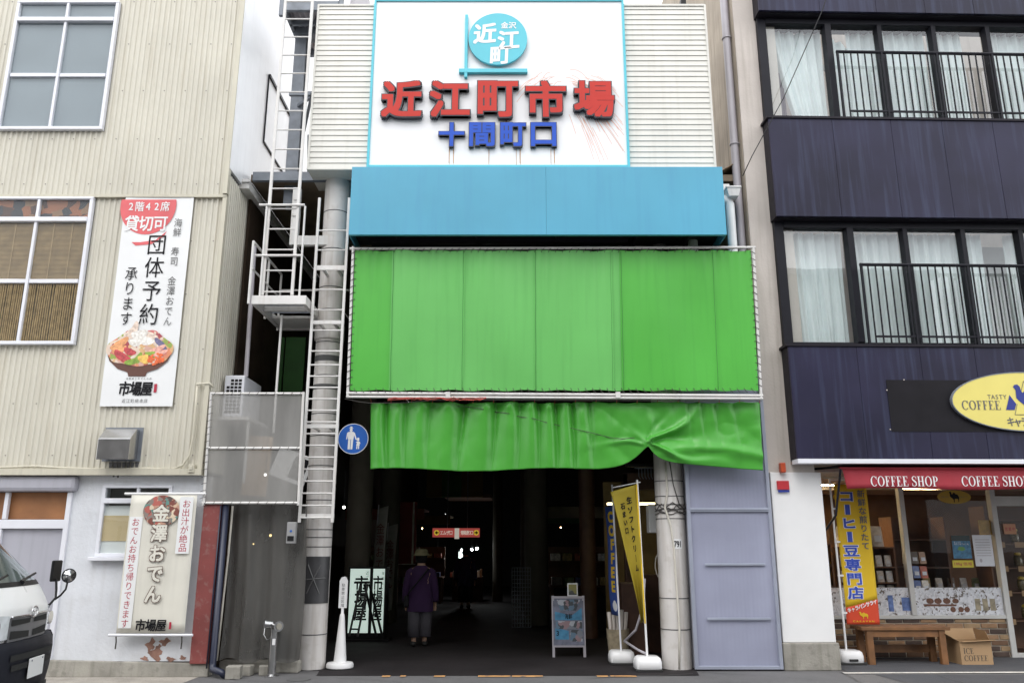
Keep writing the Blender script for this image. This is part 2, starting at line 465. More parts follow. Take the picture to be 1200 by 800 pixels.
# ------------------------------------------------------------------ lettering
_tc = bpy.data.curves.new('lettering_source', 'FONT')
_to = bpy.data.objects.new('lettering_source', _tc)
COL.objects.link(_to)
_gc = {}
def glyph(c, off=0.0):
    k = (c, off)
    if k not in _gc:
        _tc.body = c; _tc.offset = off; _tc.extrude = 0; _tc.resolution_u = 3
        bpy.context.view_layer.update()
        me = bpy.data.meshes.new_from_object(_to.evaluated_get(bpy.context.evaluated_depsgraph_get()))
        bm = bmesh.new(); bm.from_mesh(me)
        bmesh.ops.remove_doubles(bm, verts=bm.verts, dist=1e-5)
        bm.verts.index_update()
        vs = [(v.co.x, v.co.y) for v in bm.verts]
        fs = [tuple(v.index for v in f.verts) for f in bm.faces]
        ed = []
        for e in bm.edges:
            if len(e.link_faces) == 1: ed.append((e.verts[0].index, e.verts[1].index))
        bm.free(); bpy.data.meshes.remove(me)
        _gc[k] = (vs, fs, ed)
    return _gc[k]
def put_glyph(mb, c, put, cu, cv, sx, sy, d0, d1=None, off=0.0, fit=False, rot=0.0, slant=0.0):
    """one character centred at (cu,cv); em box sx by sy; fit=True stretches its own outline to sx by sy"""
    if off > .008:                                # bolder: the same stroke laid down eight times in a small circle
        kk = off/1.0
        if fit: sx, sy = sx*.93, sy*.93
        ru, rv = (kk*sx, kk*sy)
        for i in range(9):
            a = math.pi/4*i
            q = max(abs(math.cos(a)),abs(math.sin(a)))
            du, dv = (ru*.92*math.cos(a)/q, rv*.92*math.sin(a)/q) if i < 8 else (0, 0)
            e = .00006*i
            put_glyph(mb, c, put, cu+du, cv+dv, sx, sy, d0 if d1 is not None else d0+e, None if d1 is None else d1+e, 0, fit, rot, slant)
        return
    if off > 0: off = 0
    vs, fs, ed = glyph(c, off)
    if not vs: return
    if fit:
        xs = [v[0] for v in vs]; ys = [v[1] for v in vs]
        ox = (min(xs)+max(xs))/2; oy = (min(ys)+max(ys))/2
        kx = sx/max(1e-6, max(xs)-min(xs)); ky = sy/max(1e-6, max(ys)-min(ys))
    else:
        if ord(c) < 0x2000: ox = (min(v[0] for v in vs)+max(v[0] for v in vs))/2; oy = .35
        else: ox, oy = .5, .38
        kx, ky = sx, sy
    ca, sa = math.cos(rot), math.sin(rot)
    P2 = []
    for x, y in vs:
        x = (x-ox)*kx; y = (y-oy)*ky
        x += y*slant
        P2.append((cu + x*ca - y*sa, cv + x*sa + y*ca))
    if d1 is None:
        mb.add([put(u,v,d0) for u,v in P2], fs)
    else:
        n = len(P2)
        mb.add([put(u,v,d0) for u,v in P2] + [put(u,v,d1) for u,v in P2],
               [tuple(i+n for i in f) for f in fs] + [tuple(reversed(f)) for f in fs] + [(a,b,b+n,a+n) for a,b in ed])
def column(mb, s, put, cu, v0, v1, sx, sy=None, d0=0, off=0.0, **k):
    n = len(s)
    for i, c in enumerate(s):
        if c == ' ': continue
        cv = v0 + (v1-v0)*(i+.5)/n
        r = k.get('rot', 0)
        if c == 'ー': r = R(90)
        put_glyph(mb, c, put, cu, cv, sx, sy or sx, d0, off=off, rot=r, slant=k.get('slant',0))
def row(mb, s, put, u0, u1, cv, sx, sy=None, d0=0, d1=None, off=0.0, **k):
    n = len(s)
    for i, c in enumerate(s):
        if c != ' ':
            put_glyph(mb, c, put, u0 + (u1-u0)*(i+.5)/n, cv, sx, sy or sx, d0, d1, off, **k)
def serif_row(mb, s, put, u0, v0, h, d0, gap=.09, wk=1.0):
    """roman capitals with serifs, thick stems and hairlines"""
    T, t, S = .17, .06, .045
    def rect(x0,x1,y0,y1): return [(x0,y0),(x1,y0),(x1,y1),(x0,y1)]
    def ring(cx, cy, rx, ry, ix, iy, a0, a1, n=20):
        out = []
        for i in range(n):
            a = a0+(a1-a0)*i/n; b = a0+(a1-a0)*(i+1)/n
            out.append([(cx+rx*math.cos(a),cy+ry*math.sin(a)),(cx+rx*math.cos(b),cy+ry*math.sin(b)),(cx+ix*math.cos(b),cy+iy*math.sin(b)),(cx+ix*math.cos(a),cy+iy*math.sin(a))])
        return out
    L = {}
    L['E'] = (.66, [rect(.1,.1+T,S,1-S), rect(0,.6,1-S,1), rect(0,.64,0,S), rect(.1+T,.42,.48,.48+t), rect(.55,.6,.78,1-S), rect(.59,.64,S,.26), rect(.37,.42,.38,.48), rect(.37,.42,.48+t,.66)])
    L['F'] = (.6, [rect(.1,.1+T,S,1-S), rect(0,.58,1-S,1), rect(0,.38,0,S), rect(.1+T,.42,.48,.48+t), rect(.53,.58,.76,1-S), rect(.37,.42,.38,.48), rect(.37,.42,.48+t,.66)])
    L['H'] = (.84, [rect(.1,.1+T,S,1-S), rect(.57,.57+T,S,1-S), rect(0,.37,0,S), rect(0,.37,1-S,1), rect(.47,.84,0,S), rect(.47,.84,1-S,1), rect(.1+T,.57,.48,.48+t)])
    L['P'] = (.64, [rect(.1,.1+T,S,1-S), rect(0,.38,0,S), rect(0,.3,1-S,1), rect(.3,.36,1-S,1), rect(.27,.36,.45,.45+S)] + ring(.34,.725,.3,.275,.14,.225,-math.pi/2,math.pi/2,12))
    L['I'] = (.37, [rect(.1,.1+T,S,1-S), rect(0,.37,0,S), rect(0,.37,1-S,1)])
    L['T'] = (.7, [rect(.27,.27+T,S,1-S), rect(.16,.55,0,S), rect(0,.7,1-S,1), rect(0,.05,.76,1-S), rect(.65,.7,.76,1-S)])
    L['O'] = (.84, ring(.42,.5,.42,.515,.25,.46,0,2*math.pi,28))
    L['C'] = (.76, ring(.42,.5,.42,.515,.25,.46,R(42),R(318),24) + [rect(.68,.74,.66,.98)])
    sp = [(.55,.80),(.5,.92),(.38,.985),(.22,.97),(.1,.87),(.09,.74),(.17,.62),(.32,.53),(.46,.43),(.53,.3),(.5,.13),(.38,.03),(.22,.02),(.1,.08),(.05,.22)]
    sw = [.05,.05,.06,.07,.11,.14,.16,.17,.16,.14,.11,.07,.06,.05,.05]
    ps = []
    for i in range(len(sp)-1):
        (x0,y0),(x1,y1) = sp[i], sp[i+1]
        dx, dy = x1-x0, y1-y0; q = math.hypot(dx,dy); nx, ny = -dy/q/2, dx/q/2
        ps.append([(x0-nx*sw[i],y0-ny*sw[i]),(x1-nx*sw[i+1],y1-ny*sw[i+1]),(x1+nx*sw[i+1],y1+ny*sw[i+1]),(x0+nx*sw[i],y0+ny*sw[i])])
    L['S'] = (.6, ps + [rect(.52,.57,.68,.98), rect(.03,.08,.02,.32)])
    u = u0
    for c in s:
        if c == ' ': u += .36*h*wk; continue
        w, polys = L[c]
        for k, p in enumerate(polys):
            mb.flat([(u+x*h*wk, v0+y*h) for x,y in p], put, d0 + .00004*k)
        u += (w+gap)*h*wk
    return u
def frontal(Y, s=-1):               # board facing the street: u = x, v = z
    return lambda u, v, d: (u, Y - d, v)
def ell(cx, cy, rx, ry, n=40, a0=0, a1=2*math.pi):
    return [(cx+rx*math.cos(a0+(a1-a0)*i/n), cy+ry*math.sin(a0+(a1-a0)*i/n)) for i in range(n)]

# ------------------------------------------------------------------ ground
def struct(name, mb, m):
    o = mb.build(name, m); o['kind'] = 'structure'; return o
struct('street_ground', MB().box(-150,150,-150,150,-.3,0), M['asphalt'])
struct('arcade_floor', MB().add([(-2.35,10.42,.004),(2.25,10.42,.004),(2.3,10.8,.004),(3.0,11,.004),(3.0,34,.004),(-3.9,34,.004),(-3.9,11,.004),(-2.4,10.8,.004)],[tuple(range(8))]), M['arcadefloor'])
struct('pebbled_apron', MB().quad((-9,9.2,.004),(-3.75,9.55,.004),(-3.72,10.36,.004),(-9,10.36,.004)), M['grav'])
x0, y0 = G(925,790); 
struct('shop_forecourt', MB().quad((4.15,10.66,.005),(12,10.87,.005),(12,12.4,.005),(4.15,12.4,.005)), M['asphaltdark'])
struct('road_patch', MB().quad((4.55,9.3,.004),(14,9.3,.004),(14,10.5,.004),(4.4,10.5,.004)), M['asphaltdark'])
b = MB(); b.quad((4.05,10.55,.009),(12,10.77,.009),(12,10.86,.009),(4.05,10.65,.009))
struct('white_edge_line', b, M['roadwhite'])
b = MB()
for a, c in ((447,458),(468,476),(508,522),(560,598),(600,636),(700,712),(716,745)):
    xa, ya = G(a,793.2); xc, yc = G(c,791.6)
    b.quad((xa,ya,.008),(xc,ya,.008),(xc,yc,.008),(xa,yc,.008))
struct('orange_entrance_line', b, M['roadorange'])
b = MB(); rq = random.Random(4)
for px0, py0, px1, py1 in ((812,787,985,797),(985,787.5,1010,800),(1095,790,1130,800),(690,794.5,812,790),(255,795,345,800),(395,794,470,799)):
    pts = []
    for i in range(9):
        q = i/8; xq, yq = G(px0+(px1-px0)*q, py0+(py1-py0)*q+rq.uniform(-.5,.5)); pts.append((xq,yq))
    for (xa,ya),(xb,yb) in zip(pts,pts[1:]):
        dx, dy = xb-xa, yb-ya; q = math.hypot(dx,dy) or 1; w_ = .006
        b.quad((xa-dy/q*w_,ya+dx/q*w_,.011),(xb-dy/q*w_,yb+dx/q*w_,.011),(xb+dy/q*w_,yb-dx/q*w_,.011),(xa+dy/q*w_,ya-dx/q*w_,.011))
struct('pavement_cracks', b, M['seam'])
mx_, my_ = G(350,796)
b = MB(); b.lathe([(.001,.0),(.135,0),(.135,.006),(.118,.008),(.001,.008)], (mx_,my_,.002), 28)
tag(b.build('drain_cover', M['seam']), 'small round dark drain cover set in the pavement', 'drain cover')

# ------------------------------------------------------------------ beige metal-clad building on the left
LBX, LBY = -3.92, 10.30
lb = thing('clad_building', (-5.6,10.4,0), 'beige corrugated metal clad building with white plaster ground floor', 'building')
def corr(mb, x0, x1, z0, z1, Y, pitch=.074, dep=.016):
    ph = [(0,0),(.30,0),(.42,1),(.58,1),(.70,1),(.88,0)]
    xs = [x0]; k = math.floor(x0/pitch)
    pts = []
    while k*pitch < x1 + pitch:
        for f, h in ph:
            pts.append(((k+f)*pitch, h))
        k += 1
    def at(x):
        for (a,ha),(c,hc) in zip(pts, pts[1:]):
            if a <= x <= c: return ha + (hc-ha)*(x-a)/max(1e-9,c-a)
        return 0
    prof = [(x0,at(x0))] + [p for p in pts if x0 < p[0] < x1] + [(x1,at(x1))]
    vs = []; n = len(prof)
    for z in (z0, z1):
        for x, h in prof: vs.append((x, Y - h*dep, z))
    mb.add(vs, [(i,i+1,n+i+1,n+i) for i in range(n-1)])
zs_ = 6.16; zb = 2.44; zt = 11.6
wx0, wxm, wx1 = -7.18, -6.44, -5.70
b = MB()
corr(b, -8.6, wx0, 6.14, zt, LBY-.03); corr(b, wx1, LBX, 6.14, zt, LBY-.03)
corr(b, wx0, wx1, 6.14, 7.12, LBY-.03); corr(b, wx0, wx1, 9.18, zt, LBY-.03)
corr(b, -8.6, wx0, zb, zs_, LBY); corr(b, wx1, LBX, zb, zs_, LBY)
corr(b, wx0, wx1, zb, 4.05, LBY)
# fixing screws, a row at every rail
b_s = MB()
for z in (2.62,3.28,4.0,4.75,5.5,6.32,7.0,7.75,8.5,9.2):
    kx_ = 0
    x = math.floor(-7.9/.074)*.074+.037
    while x < LBX-.03:
        if not (wx0-.02 < x < wx1+.02 and (4.0 < z < 6.15 or 7.08 < z < 9.2)) and kx_ % 4 == 0:
            yy_ = LBY-.016-(.03 if z > 6.15 else 0)
            b_s.box(x-.007,x+.007,yy_-.005,yy_+.002,z-.007,z+.007)
        x += .074; kx_ += 1
tag(b_s.build('screw', mat('screw_grey',(.25,.23,.2),.5), lb), kind='stuff')
# side wall: ribs run up along the passage
pt = .074; k = 0; vs = []; fs = []
ys = []
y = LBY
while y < 30:
    for f, h in ((0,0),(.3,0),(.42,1),(.7,1),(.88,0)): ys.append((y+f*pt, h))
    y += pt if y < 16 else 1.0
n = len(ys)
b.add([(LBX + h*.014, yy, z) for z in (2.44, 6.5) for yy, h in ys], [(i,i+1,n+i+1,n+i) for i in range(n-1)])
b.build('siding', M['beige'], lb)
b = MB(); b.box(-8.6, LBX-.01, LBY+.02, 30, zb, zt-.02); b.build('core_wall', M['room'], lb)
b = MB(); n_ = MB()
b.box(LBX-.005, LBX+.035, LBY-.06, 30, 6.55, 12.0)
b.build('side_wall', M['skylit_white'], lb)
b = MB(); b.box(-8.6, LBX+.02, LBY-.055, LBY+.01, 6.125, 6.165); b.box(LBX-.03, LBX+.025, LBY-.05, LBY+.03, 2.42, 6.12); b.box(LBX-.03, LBX+.03, LBY-.08, LBY+.01, 6.17, zt)
b.box(-8.6, LBX+.03, LBY-.07, LBY+.06, 2.37, 2.45)
b.build('corner_trim', M['flash'], lb)
def window(parent, x0, x1, z0, z1, Y, mull, trans=None, rail=None, fw=.046, dep=.07, fm='alu', gm='glass', name='window', sash=None):
    b = MB()
    b.box(x0,x1,Y-dep,Y,z0,z0+fw); b.box(x0,x1,Y-dep,Y,z1-fw*.7,z1)
    b.box(x0,x0+fw,Y-dep+.002,Y,z0+fw,z1-fw*.7); b.box(x1-fw,x1,Y-dep+.002,Y,z0+fw,z1-fw*.7)
    if trans: b.box(x0+fw,x1-fw,Y-dep-.012,Y,trans-fw*.7,trans+fw*.7)
    for m_ in mull: b.box(m_-fw*.42,m_+fw*.42,Y-dep+.008,Y,z0+fw,z1-fw*.7)
    if rail:
        xs = [x0+fw] + list(mull) + [x1-fw]
        for i in range(len(xs)-1): b.box(xs[i]+.02,xs[i+1]-.02,Y-dep+.016+.006*(i%2),Y,rail-.028,rail+.028)
    o = b.build(name, M[fm], parent, bevel=.006)
    g = MB(); g.quad((x0+.02,Y-.028,z0+.02),(x1-.02,Y-.028,z0+.02),(x1-.02,Y-.028,z1-.02),(x0+.02,Y-.028,z1-.02))
    g.build('pane', M[gm], o)
    return o
w = window(lb, wx0, wx1, 7.12, 9.18, LBY-.035, [wxm], 8.87, 7.98)
b = MB()
b.quad((wx0+.05,LBY-.046,7.15),(wx1-.05,LBY-.046,7.15),(wx1-.05,LBY-.046,9.15),(wx0+.05,LBY-.046,9.15))

b.build('blind', M['blind'], w)
w = window(lb, wx0, wx1, 4.05, 6.12, LBY-.01, [wxm], 5.79, 4.92)
b = MB()
for i in range(46):
    z = 4.93 + i*.018
    b.cyl((wx0+.05,LBY-.022,z),(wx1-.05,LBY-.022,z),.0075,n=6)
for x in (-6.95,-6.72,-6.2,-5.95): b.box(x-.006,x+.006,LBY-.036,LBY-.031,4.95,5.75)
b.build('blind', M['bamboo'], w)
b = MB(); x = wx0+.07
while x < wx1-.07:
    b.cyl((x,LBY-.022,4.10),(x+random.uniform(-.006,.006),LBY-.022,4.92),.010,n=6); x += random.uniform(.024,.033)
b.build('reed_screen', M['reed'], w)
b = MB(); b.quad((wx0+.05,LBY-.018,5.8),(wx1-.05,LBY-.018,5.8),(wx1-.05,LBY-.018,6.1),(wx0+.05,LBY-.018,6.1)); b.build('cloth_strip', M['pattern'], w)
# ground floor
GY = 10.38
dx1 = -5.53
sx0, sx1, sz0, sz1 = -5.16, -4.28, 1.38, 2.25
b = MB()
b.box(dx1, sx0, GY, GY+.2, .17, 2.37); b.box(sx1, -3.86, GY, GY+.2, .17, 2.37)
b.box(sx0, sx1, GY, GY+.2, .17, sz0); b.box(sx0, sx1, GY, GY+.2, sz1, 2.37)
b.build('plaster_wall', M['plaster'], lb)
b = MB(); b.box(-8.6, dx1-.02, GY+.25, GY+.4, 0, 2.4); b.box(dx1-.05,-3.9,GY+.21,GY+2,.0,2.36); b.build('inner_wall', M['room'], lb)
b = MB(); b.hexa([(-5.6,GY-.09,0),(-3.62,GY-.06,0),(-3.62,GY+.1,0),(-5.6,GY+.1,0)],[(-5.6,GY-.07,.19),(-3.62,GY-.045,.15),(-3.62,GY+.1,.15),(-5.6,GY+.1,.19)])
b.build('plinth', M['concrete'], lb, bevel=.01)
b = MB()                                                        # patches where the plaster has come off
def blob(cx, cz, r, n=22, sy=1.0):
    return [(cx+r*(1+.38*math.sin(3*a+cx*9)+.22*math.sin(7*a+cz*31))*math.cos(a), cz+sy*r*(1+.3*math.sin(2*a+cz*17)+.25*math.sin(5*a+cx*13))*math.sin(a)) for a in [2*math.pi*i/n for i in range(n)]]
for px, py, r, sy in ((177,755,.05,1.3),(193,752,.055,.8),(183,766,.075,.8),(170,771,.045,.5),(200,772,.05,.5),(186,758,.03,1),(214,770,.035,.6)):
    cx, cz = W(px,py,GY); b.flat(blob(cx,cz,r,sy=sy), frontal(GY), .003 + .0004*len(b.v)/22)
b.build('peeled_patch', M['peel'], lb)
w = window(lb, sx0, sx1, sz0, sz1, GY+.03, [-4.71], 2.06, None, .045, .06)
b = MB(); b.quad((sx0+.04,GY+.02,1.42),(sx1-.04,GY+.02,1.42),(sx1-.04,GY+.02,2.0),(sx0+.04,GY+.02,2.0)); b.build('paper_screen', M['bannerwhite'], w)
b = MB(); b.box(sx0-.05,sx1+.05,GY-.09,GY+.02,sz0-.045,sz0-.002); b.build('sill', M['alu'], w, bevel=.006)
b = MB(); b.box(sx0+.04,sx1-.04,GY+.012,GY+.018,1.57,1.88); b.build('tan_board', mat('tan_board',(.62,.48,.28),.7), w)
# sliding entrance door at the far left
b = MB(); b.box(-8.6, dx1+.06, GY-.10, GY+.05, 2.17, 2.368); b.build('lintel_box', M['grey_door'], lb, bevel=.05)
b = MB(); b.box(-8.6, dx1-.06, GY-.02, GY+.04, 1.72, 1.83); b.box(dx1-.06, dx1, GY-.03, GY+.1, .1, 2.166); b.box(-6.42,-6.36,GY-.015,GY+.04,.1,1.715); b.box(-6.38,-6.33,GY-.015,GY+.04,1.835,2.166)
b.build('door_frame', M['alu'], lb, bevel=.005)
b = MB(); b.box(-8.6, dx1-.065, GY+.06, GY+.09, 1.835, 2.166); b.build('transom_board', M['brownboard'], lb)
dr = MB().box(-6.36, dx1-.065, GY+.03, GY+.06, .1, 1.715).build('door', M['grey_door'], lb)
b = MB(); b.box(-8.6,-6.425,GY+.02,GY+.05,.1,1.715); b.build('door', M['grey_door'], lb)
# window high on the passage side
b = MB(); xs_ = LBX+.036
for a, w_ in ((((11.5,7.62),(12.75,7.62)),.025),(((12.75,7.62),(12.75,8.78)),.02),(((12.75,8.78),(11.5,8.78)),.05),(((11.5,8.78),(11.5,7.62)),.02)):
    b.bar((xs_+.01,a[0][0],a[0][1]),(xs_+.01,a[1][0],a[1][1]),w_,w_)
w = b.build('side_window', M['navyframe'], lb)
MB().quad((xs_+.008,11.5,7.62),(xs_+.008,12.75,7.62),(xs_+.008,12.75,8.78),(xs_+.008,11.5,8.78)).build('pane', M['skylit_white'], w)  # opaque pane, the sky's reflection is put into its white colour
# cable and conduit on the siding
b = MB(); pts = []
for px, py in ((-30,548),(0,547.5),(40,546),(75,548),(120,549.5),(170,548.5),(200,550),(214,545),(222,533),(227,510),(229,480),(231,452)):
    x,z = W(px,py,LBY-.05); pts.append((x,LBY-.05,z))
b.tube(pts,.014,8)
x,z = W(231,450,LBY-.05); x2,z2 = W(250,449,LBY-.05); b.tube([(x,LBY-.05,z-.02),(x,LBY-.05,z),(x2-.05,LBY-.05,z2),(x2,LBY-.02,z2-.05)],.014,8)
tag(b.build('siding_cable', M['flash'], smooth=True), 'thin beige cable running along the bottom of the corrugated siding', 'cable')
x,z = W(226,549,LBY-.03)
b = MB(); b.box(x-.035,x+.035,LBY-.09,LBY-.02,z-.05,z+.05); b.box(x-.02,x+.02,LBY-.1,LBY-.09,z-.02,z+.03)
tag(b.build('junction_box', M['flash'], bevel=.008), 'small cream junction box at the lower corner of the beige siding', 'junction box')
# exhaust hood
t = thing('exhaust_hood', (-4.94,LBY,2.5), 'silver sloping kitchen exhaust hood with grease stains on the beige siding', 'vent hood')
hz0, hz1 = WZ(540,LBY-.25)+.02, 2.94
b = MB()
P_ = [(0,hz1),(.10,hz1),(.25,hz1-.14),(.25,hz0),(0,hz0+.03)]
vs = [(x, LBY-.015-d, z) for x in (-5.13,-4.73) for d,z in P_]
b.add(vs, [(0,1,2,3,4),(9,8,7,6,5)] + [(i,(i+1)%5,5+(i+1)%5,5+i) for i in (0,1,2,4)])
b.build('hood', M['galvd'] if 'galvd' in M else M['stainless'], t, bevel=.006)
b = MB(); b.box(-5.1,-4.76,LBY-.22,LBY-.03,hz0+.04,hz0+.08); b.build('filter', M['black'], t)
b = MB(); b.box(-5.17,-4.69,LBY-.03,LBY-.016,hz0-.0,hz1+.03); b.build('flange', M['galv'], t)
b = MB()
for i in range(7):
    x = -5.08+i*.055; zz = hz0-.01; l_ = random.uniform(.08,.2)
    b.quad((x,LBY-.019,zz),(x+.05,LBY-.019,zz),(x+.035,LBY-.019,zz-l_),(x+.012,LBY-.019,zz-l_))
b.build('grease_stain', M['seam'], t)
# tall upper banner
BX0, BX1, BZ0, BZ1 = -5.275, -4.345, 3.24, 6.12
BYp = LBY-.045
t = thing('seafood_banner', (-4.81,BYp,BZ0), 'tall white banner with seafood bowl picture and coral disc high on the siding', 'banner')
b = MB(); b.grid(lambda u,v: (BX0+(BX1-BX0)*u, BYp-.004*math.sin(v*9+u*3), BZ0+(BZ1-BZ0)*v), 6, 16); b.build('sheet', M['bannerwhite'], t, solid=.002)
fp = frontal(BYp)
def UL(px, py): return W(px,py,BYp)
def lean(u0, v0, u1, v1): pass
cx, cz = UL(175,238)
cx = -4.95; r = .38; rz = .44
pts = [p for p in ell(cx, BZ1-.12, .38, .42, 60) if p[1] < BZ1-.005]
b = MB(); b.flat(sorted(pts, key=lambda p: math.atan2(p[1]-(BZ1-.25), p[0]-cx)), fp, .008)
b.flat([(-5.06,5.42),(-4.85,5.44),(-4.70,5.55),(-4.66,5.63),(-4.8,5.50),(-5.0,5.47),(-5.12,5.47)], fp, .0085)
b.build('coral_disc', M['inkpink'], t)
b = MB(); row(b,'2階42席',fp,-5.24,-4.66,5.985,.13,.15,.012,off=.012); row(b,'貸切可',fp,-5.24,-4.66,5.74,.20,.235,.012,off=.02); b.build('disc_lettering', M['white'], t)
b = MB(); column(b,'団体予約',fp,-4.775,5.60,4.30,.27,.31,.010,off=.006); column(b,'承ります',fp,-5.07,5.13,4.30,.17,.20,.010,off=.004); b.build('main_lettering', M['ink'], t)
b = MB(); column(b,'海鮮 寿司 金澤おでん',fp,-4.52,5.82,4.30,.115,.135,.010); b.build('side_lettering', M['inkgrey'], t)
b = MB()
def bowlpts(cx, cz, w, h):
    return [(cx-w,cz+.02),(cx-w*.9,cz-h*.3),(cx-w*.62,cz-h*.66),(cx-w*.3,cz-h*.82),(cx-w*.26,cz-h),(cx+w*.26,cz-h),(cx+w*.3,cz-h*.82),(cx+w*.62,cz-h*.66),(cx+w*.9,cz-h*.3),(cx+w,cz+.02)]
M['bowlpic'] = picture('raw_fish_picture', [(.75,.45,.36),(.62,.14,.12),(.85,.68,.55),(.80,.30,.16),(.35,.45,.10),(.72,.22,.20),(.86,.75,.6),(.45,.08,.10),(.80,.5,.25)], 17)
M['lacquer'] = mat('brown_lacquer_print', (.12,.05,.035), .5)
b.flat(bowlpts(-4.84,3.92,.42,.29), fp, .010); b.build('bowl_print', M['lacquer'], t)
b = MB(); b.flat([(-4.84+.43*math.cos(a)*(1+.05*math.sin(5*a)), 3.94+(.31 if math.sin(a)>0 else .17)*math.sin(a)*(1+.07*math.sin(7*a))) for a in [2*math.pi*i/40 for i in range(40)]], fp, .013); b.build('fish_print', M['bowlpic'], t)
rq = random.Random(21)
def slice_(b, cx, cz, w, h, rot, d, bend=.25):
    ca, sa = math.cos(rot), math.sin(rot); pts = []
    for i in range(16):
        a = 2*math.pi*i/16; x = w*math.cos(a); z = h*math.sin(a)+bend*h*(math.cos(a)**2)*2
        pts.append((cx+x*ca-z*sa, cz+x*sa+z*ca))
    b.flat(pts, fp, d)
d_ = .0135
for nm, col, items in (('shrimp_print',(.80,.62,.52),((-5.03,4.14,.16,.05,.9),(-4.95,4.22,.15,.045,1.2),(-4.66,4.12,.16,.05,2.3))),
        ('salmon_print',(.80,.36,.16),((-5.13,4.03,.10,.05,.6),(-5.08,4.08,.10,.045,.5),(-5.10,3.97,.10,.045,.4))),
        ('squid_print',(.86,.78,.70),((-4.86,4.17,.11,.07,.2),(-4.78,4.10,.12,.06,-.3),(-4.90,4.08,.10,.06,.1))),
        ('tuna_print',(.50,.07,.08),((-5.08,3.90,.11,.05,-.5),(-5.02,3.86,.11,.05,-.6),(-4.97,3.95,.09,.045,-.4))),
        ('mackerel_print',(.16,.15,.26),((-4.60,4.08,.08,.035,-.6),(-4.56,4.03,.08,.03,-.7))),
        ('crab_print',(.78,.40,.33),((-4.62,3.98,.13,.035,.4),(-4.58,3.93,.12,.03,.3))),
        ('leaf_print',(.25,.38,.06),((-4.92,3.82,.10,.04,.3),(-4.84,3.88,.07,.035,.9),(-4.70,3.93,.07,.025,.1))),
        ('urchin_print',(.78,.48,.12),((-4.78,3.86,.07,.05,.2),(-4.74,3.83,.06,.04,.4)))):
    b = MB()
    for q in items: slice_(b, *q, d_); d_ += .00012
    b.build(nm, mat(nm+'_ink', col, .5, var=.35, vs=28), t)
b = MB()
for i in range(34):
    a = rq.uniform(0,6.28); r_ = rq.uniform(0,1)**.5
    b.flat(ell(-4.62+.11*r_*math.cos(a), 3.86+.075*r_*math.sin(a), .018, .018, 8), fp, d_); d_ += .00004
b.build('roe_print', mat('roe_ink',(.75,.16,.06),.3,var=.3,vs=30), t)
b = MB(); row(b,'市場屋',fp,-5.05,-4.62,3.47,.155,.19,.011,off=.03,slant=.08); b.build('brand_lettering', M['ink'], t)
b = MB(); row(b,'近江町総本店',fp,-5.0,-4.66,3.31,.05,.055,.011); row(b,'海鮮丼とおでんの店',fp,-4.98,-4.64,3.60,.03,.035,.011); b.build('small_lettering', M['inkgrey'], t)
b = MB(); b.box(-4.60,-4.565,BYp-.012,BYp-.010,3.42,3.53); b.build('seal_mark', M['inkred'], t)
# lower oden banner hung on two rods
OX0, OX1, OZ0, OZ1 = -4.725, -3.91, .50, 2.13
OY = 10.24
t = thing('oden_banner', (-4.32,OY,OZ0), 'cream hanging banner with red columns of writing on the plaster wall', 'banner')
b = MB(); b.grid(lambda u,v: (OX0+(OX1-OX0)*u, OY-.012*math.sin(u*5+1)*math.sin(v*3.1)-.006, OZ0+(OZ1-OZ0)*v), 10, 14); b.build('sheet', M['bannercream'], t, solid=.002, smooth=True)
fo = frontal(OY)
b = MB(); b.box(OX0+.02,OX0+.175,OY-.0225,OY-.0215,.56,1.86); b.box(OX1-.20,OX1-.035,OY-.0225,OY-.0215,1.42,2.10); b.build('white_strip', M['bannerwhite'], t)
M['odenpic'] = picture('stew_picture', [(.75,.55,.38),(.25,.08,.06),(.15,.32,.28),(.62,.35,.25),(.55,.15,.12),(.3,.25,.22),(.82,.68,.5),(.12,.09,.08)], 19)
b = MB(); b.flat(ell(-4.33,1.93,.225,.19,40), fo, .0225); b.build('stew_print', M['odenpic'], t)
b = MB(); column(b,'金澤おでん',fo,-4.33,2.02,.83,.205,.215,.0235,off=.062); b.build('outline_lettering', mat('brown_ink',(.10,.045,.03)), t)
b = MB(); column(b,'金澤おでん',fo,-4.33,2.02,.83,.205,.215,.0245,off=.030); b.build('hollow_lettering', M['bannercream'], t)
b = MB(); column(b,'おでんお持ち帰りできます',fo,-4.63,1.85,.56,.098,.105,.024,off=.008); column(b,'お出汁が絶品',fo,-4.025,2.07,1.44,.105,.105,.024,off=.006); b.build('red_lettering', M['inkred'], t)
b = MB(); row(b,'市場屋',fo,-4.5,-4.13,.595,.13,.14,.024,off=.03,slant=.08); b.build('brand_lettering', M['ink'], t)
b = MB(); b.box(-4.095,-4.07,OY-.026,OY-.024,.55,.63); b.build('seal_mark', M['inkred'], t)
for z in (OZ1+.01, OZ0-.02):
    MB().cyl((OX0-.09,OY,z),(OX1+.1,OY,z),.016,n=10).build('rod', M['white'] if z > 1 else M['alu'], t, smooth=True, angle=40)
for x in (OX0, OX1-.03):
    MB().tube([(x,OY,OZ0-.03),(x-.005,OY+.03,OZ0-.1),(x-.02,OY+.06,OZ0-.18)],.008,6).build('strap', M['rope'], t)
# rust red post at the corner
tag(MB().box(-3.845,-3.625,10.30,10.5,.15,2.06).build('corner_post', M['redpaint'], bevel=.006), 'rust red painted square post between cream banner and drainpipe', 'post')
b = MB(); b.tube([(-3.575,10.33,2.05),(-3.575,10.33,.16),(-3.56,10.30,.09),(-3.42,10.2,.07),(-3.36,10.2,.02)],.04,12)
b.tube([(-3.625,10.29,2.0),(-3.63,10.29,.1)],.009,6)
tag(b.build('drainpipe', M['navypipe'], smooth=True), 'dark navy drainpipe beside the rust red post', 'drainpipe')
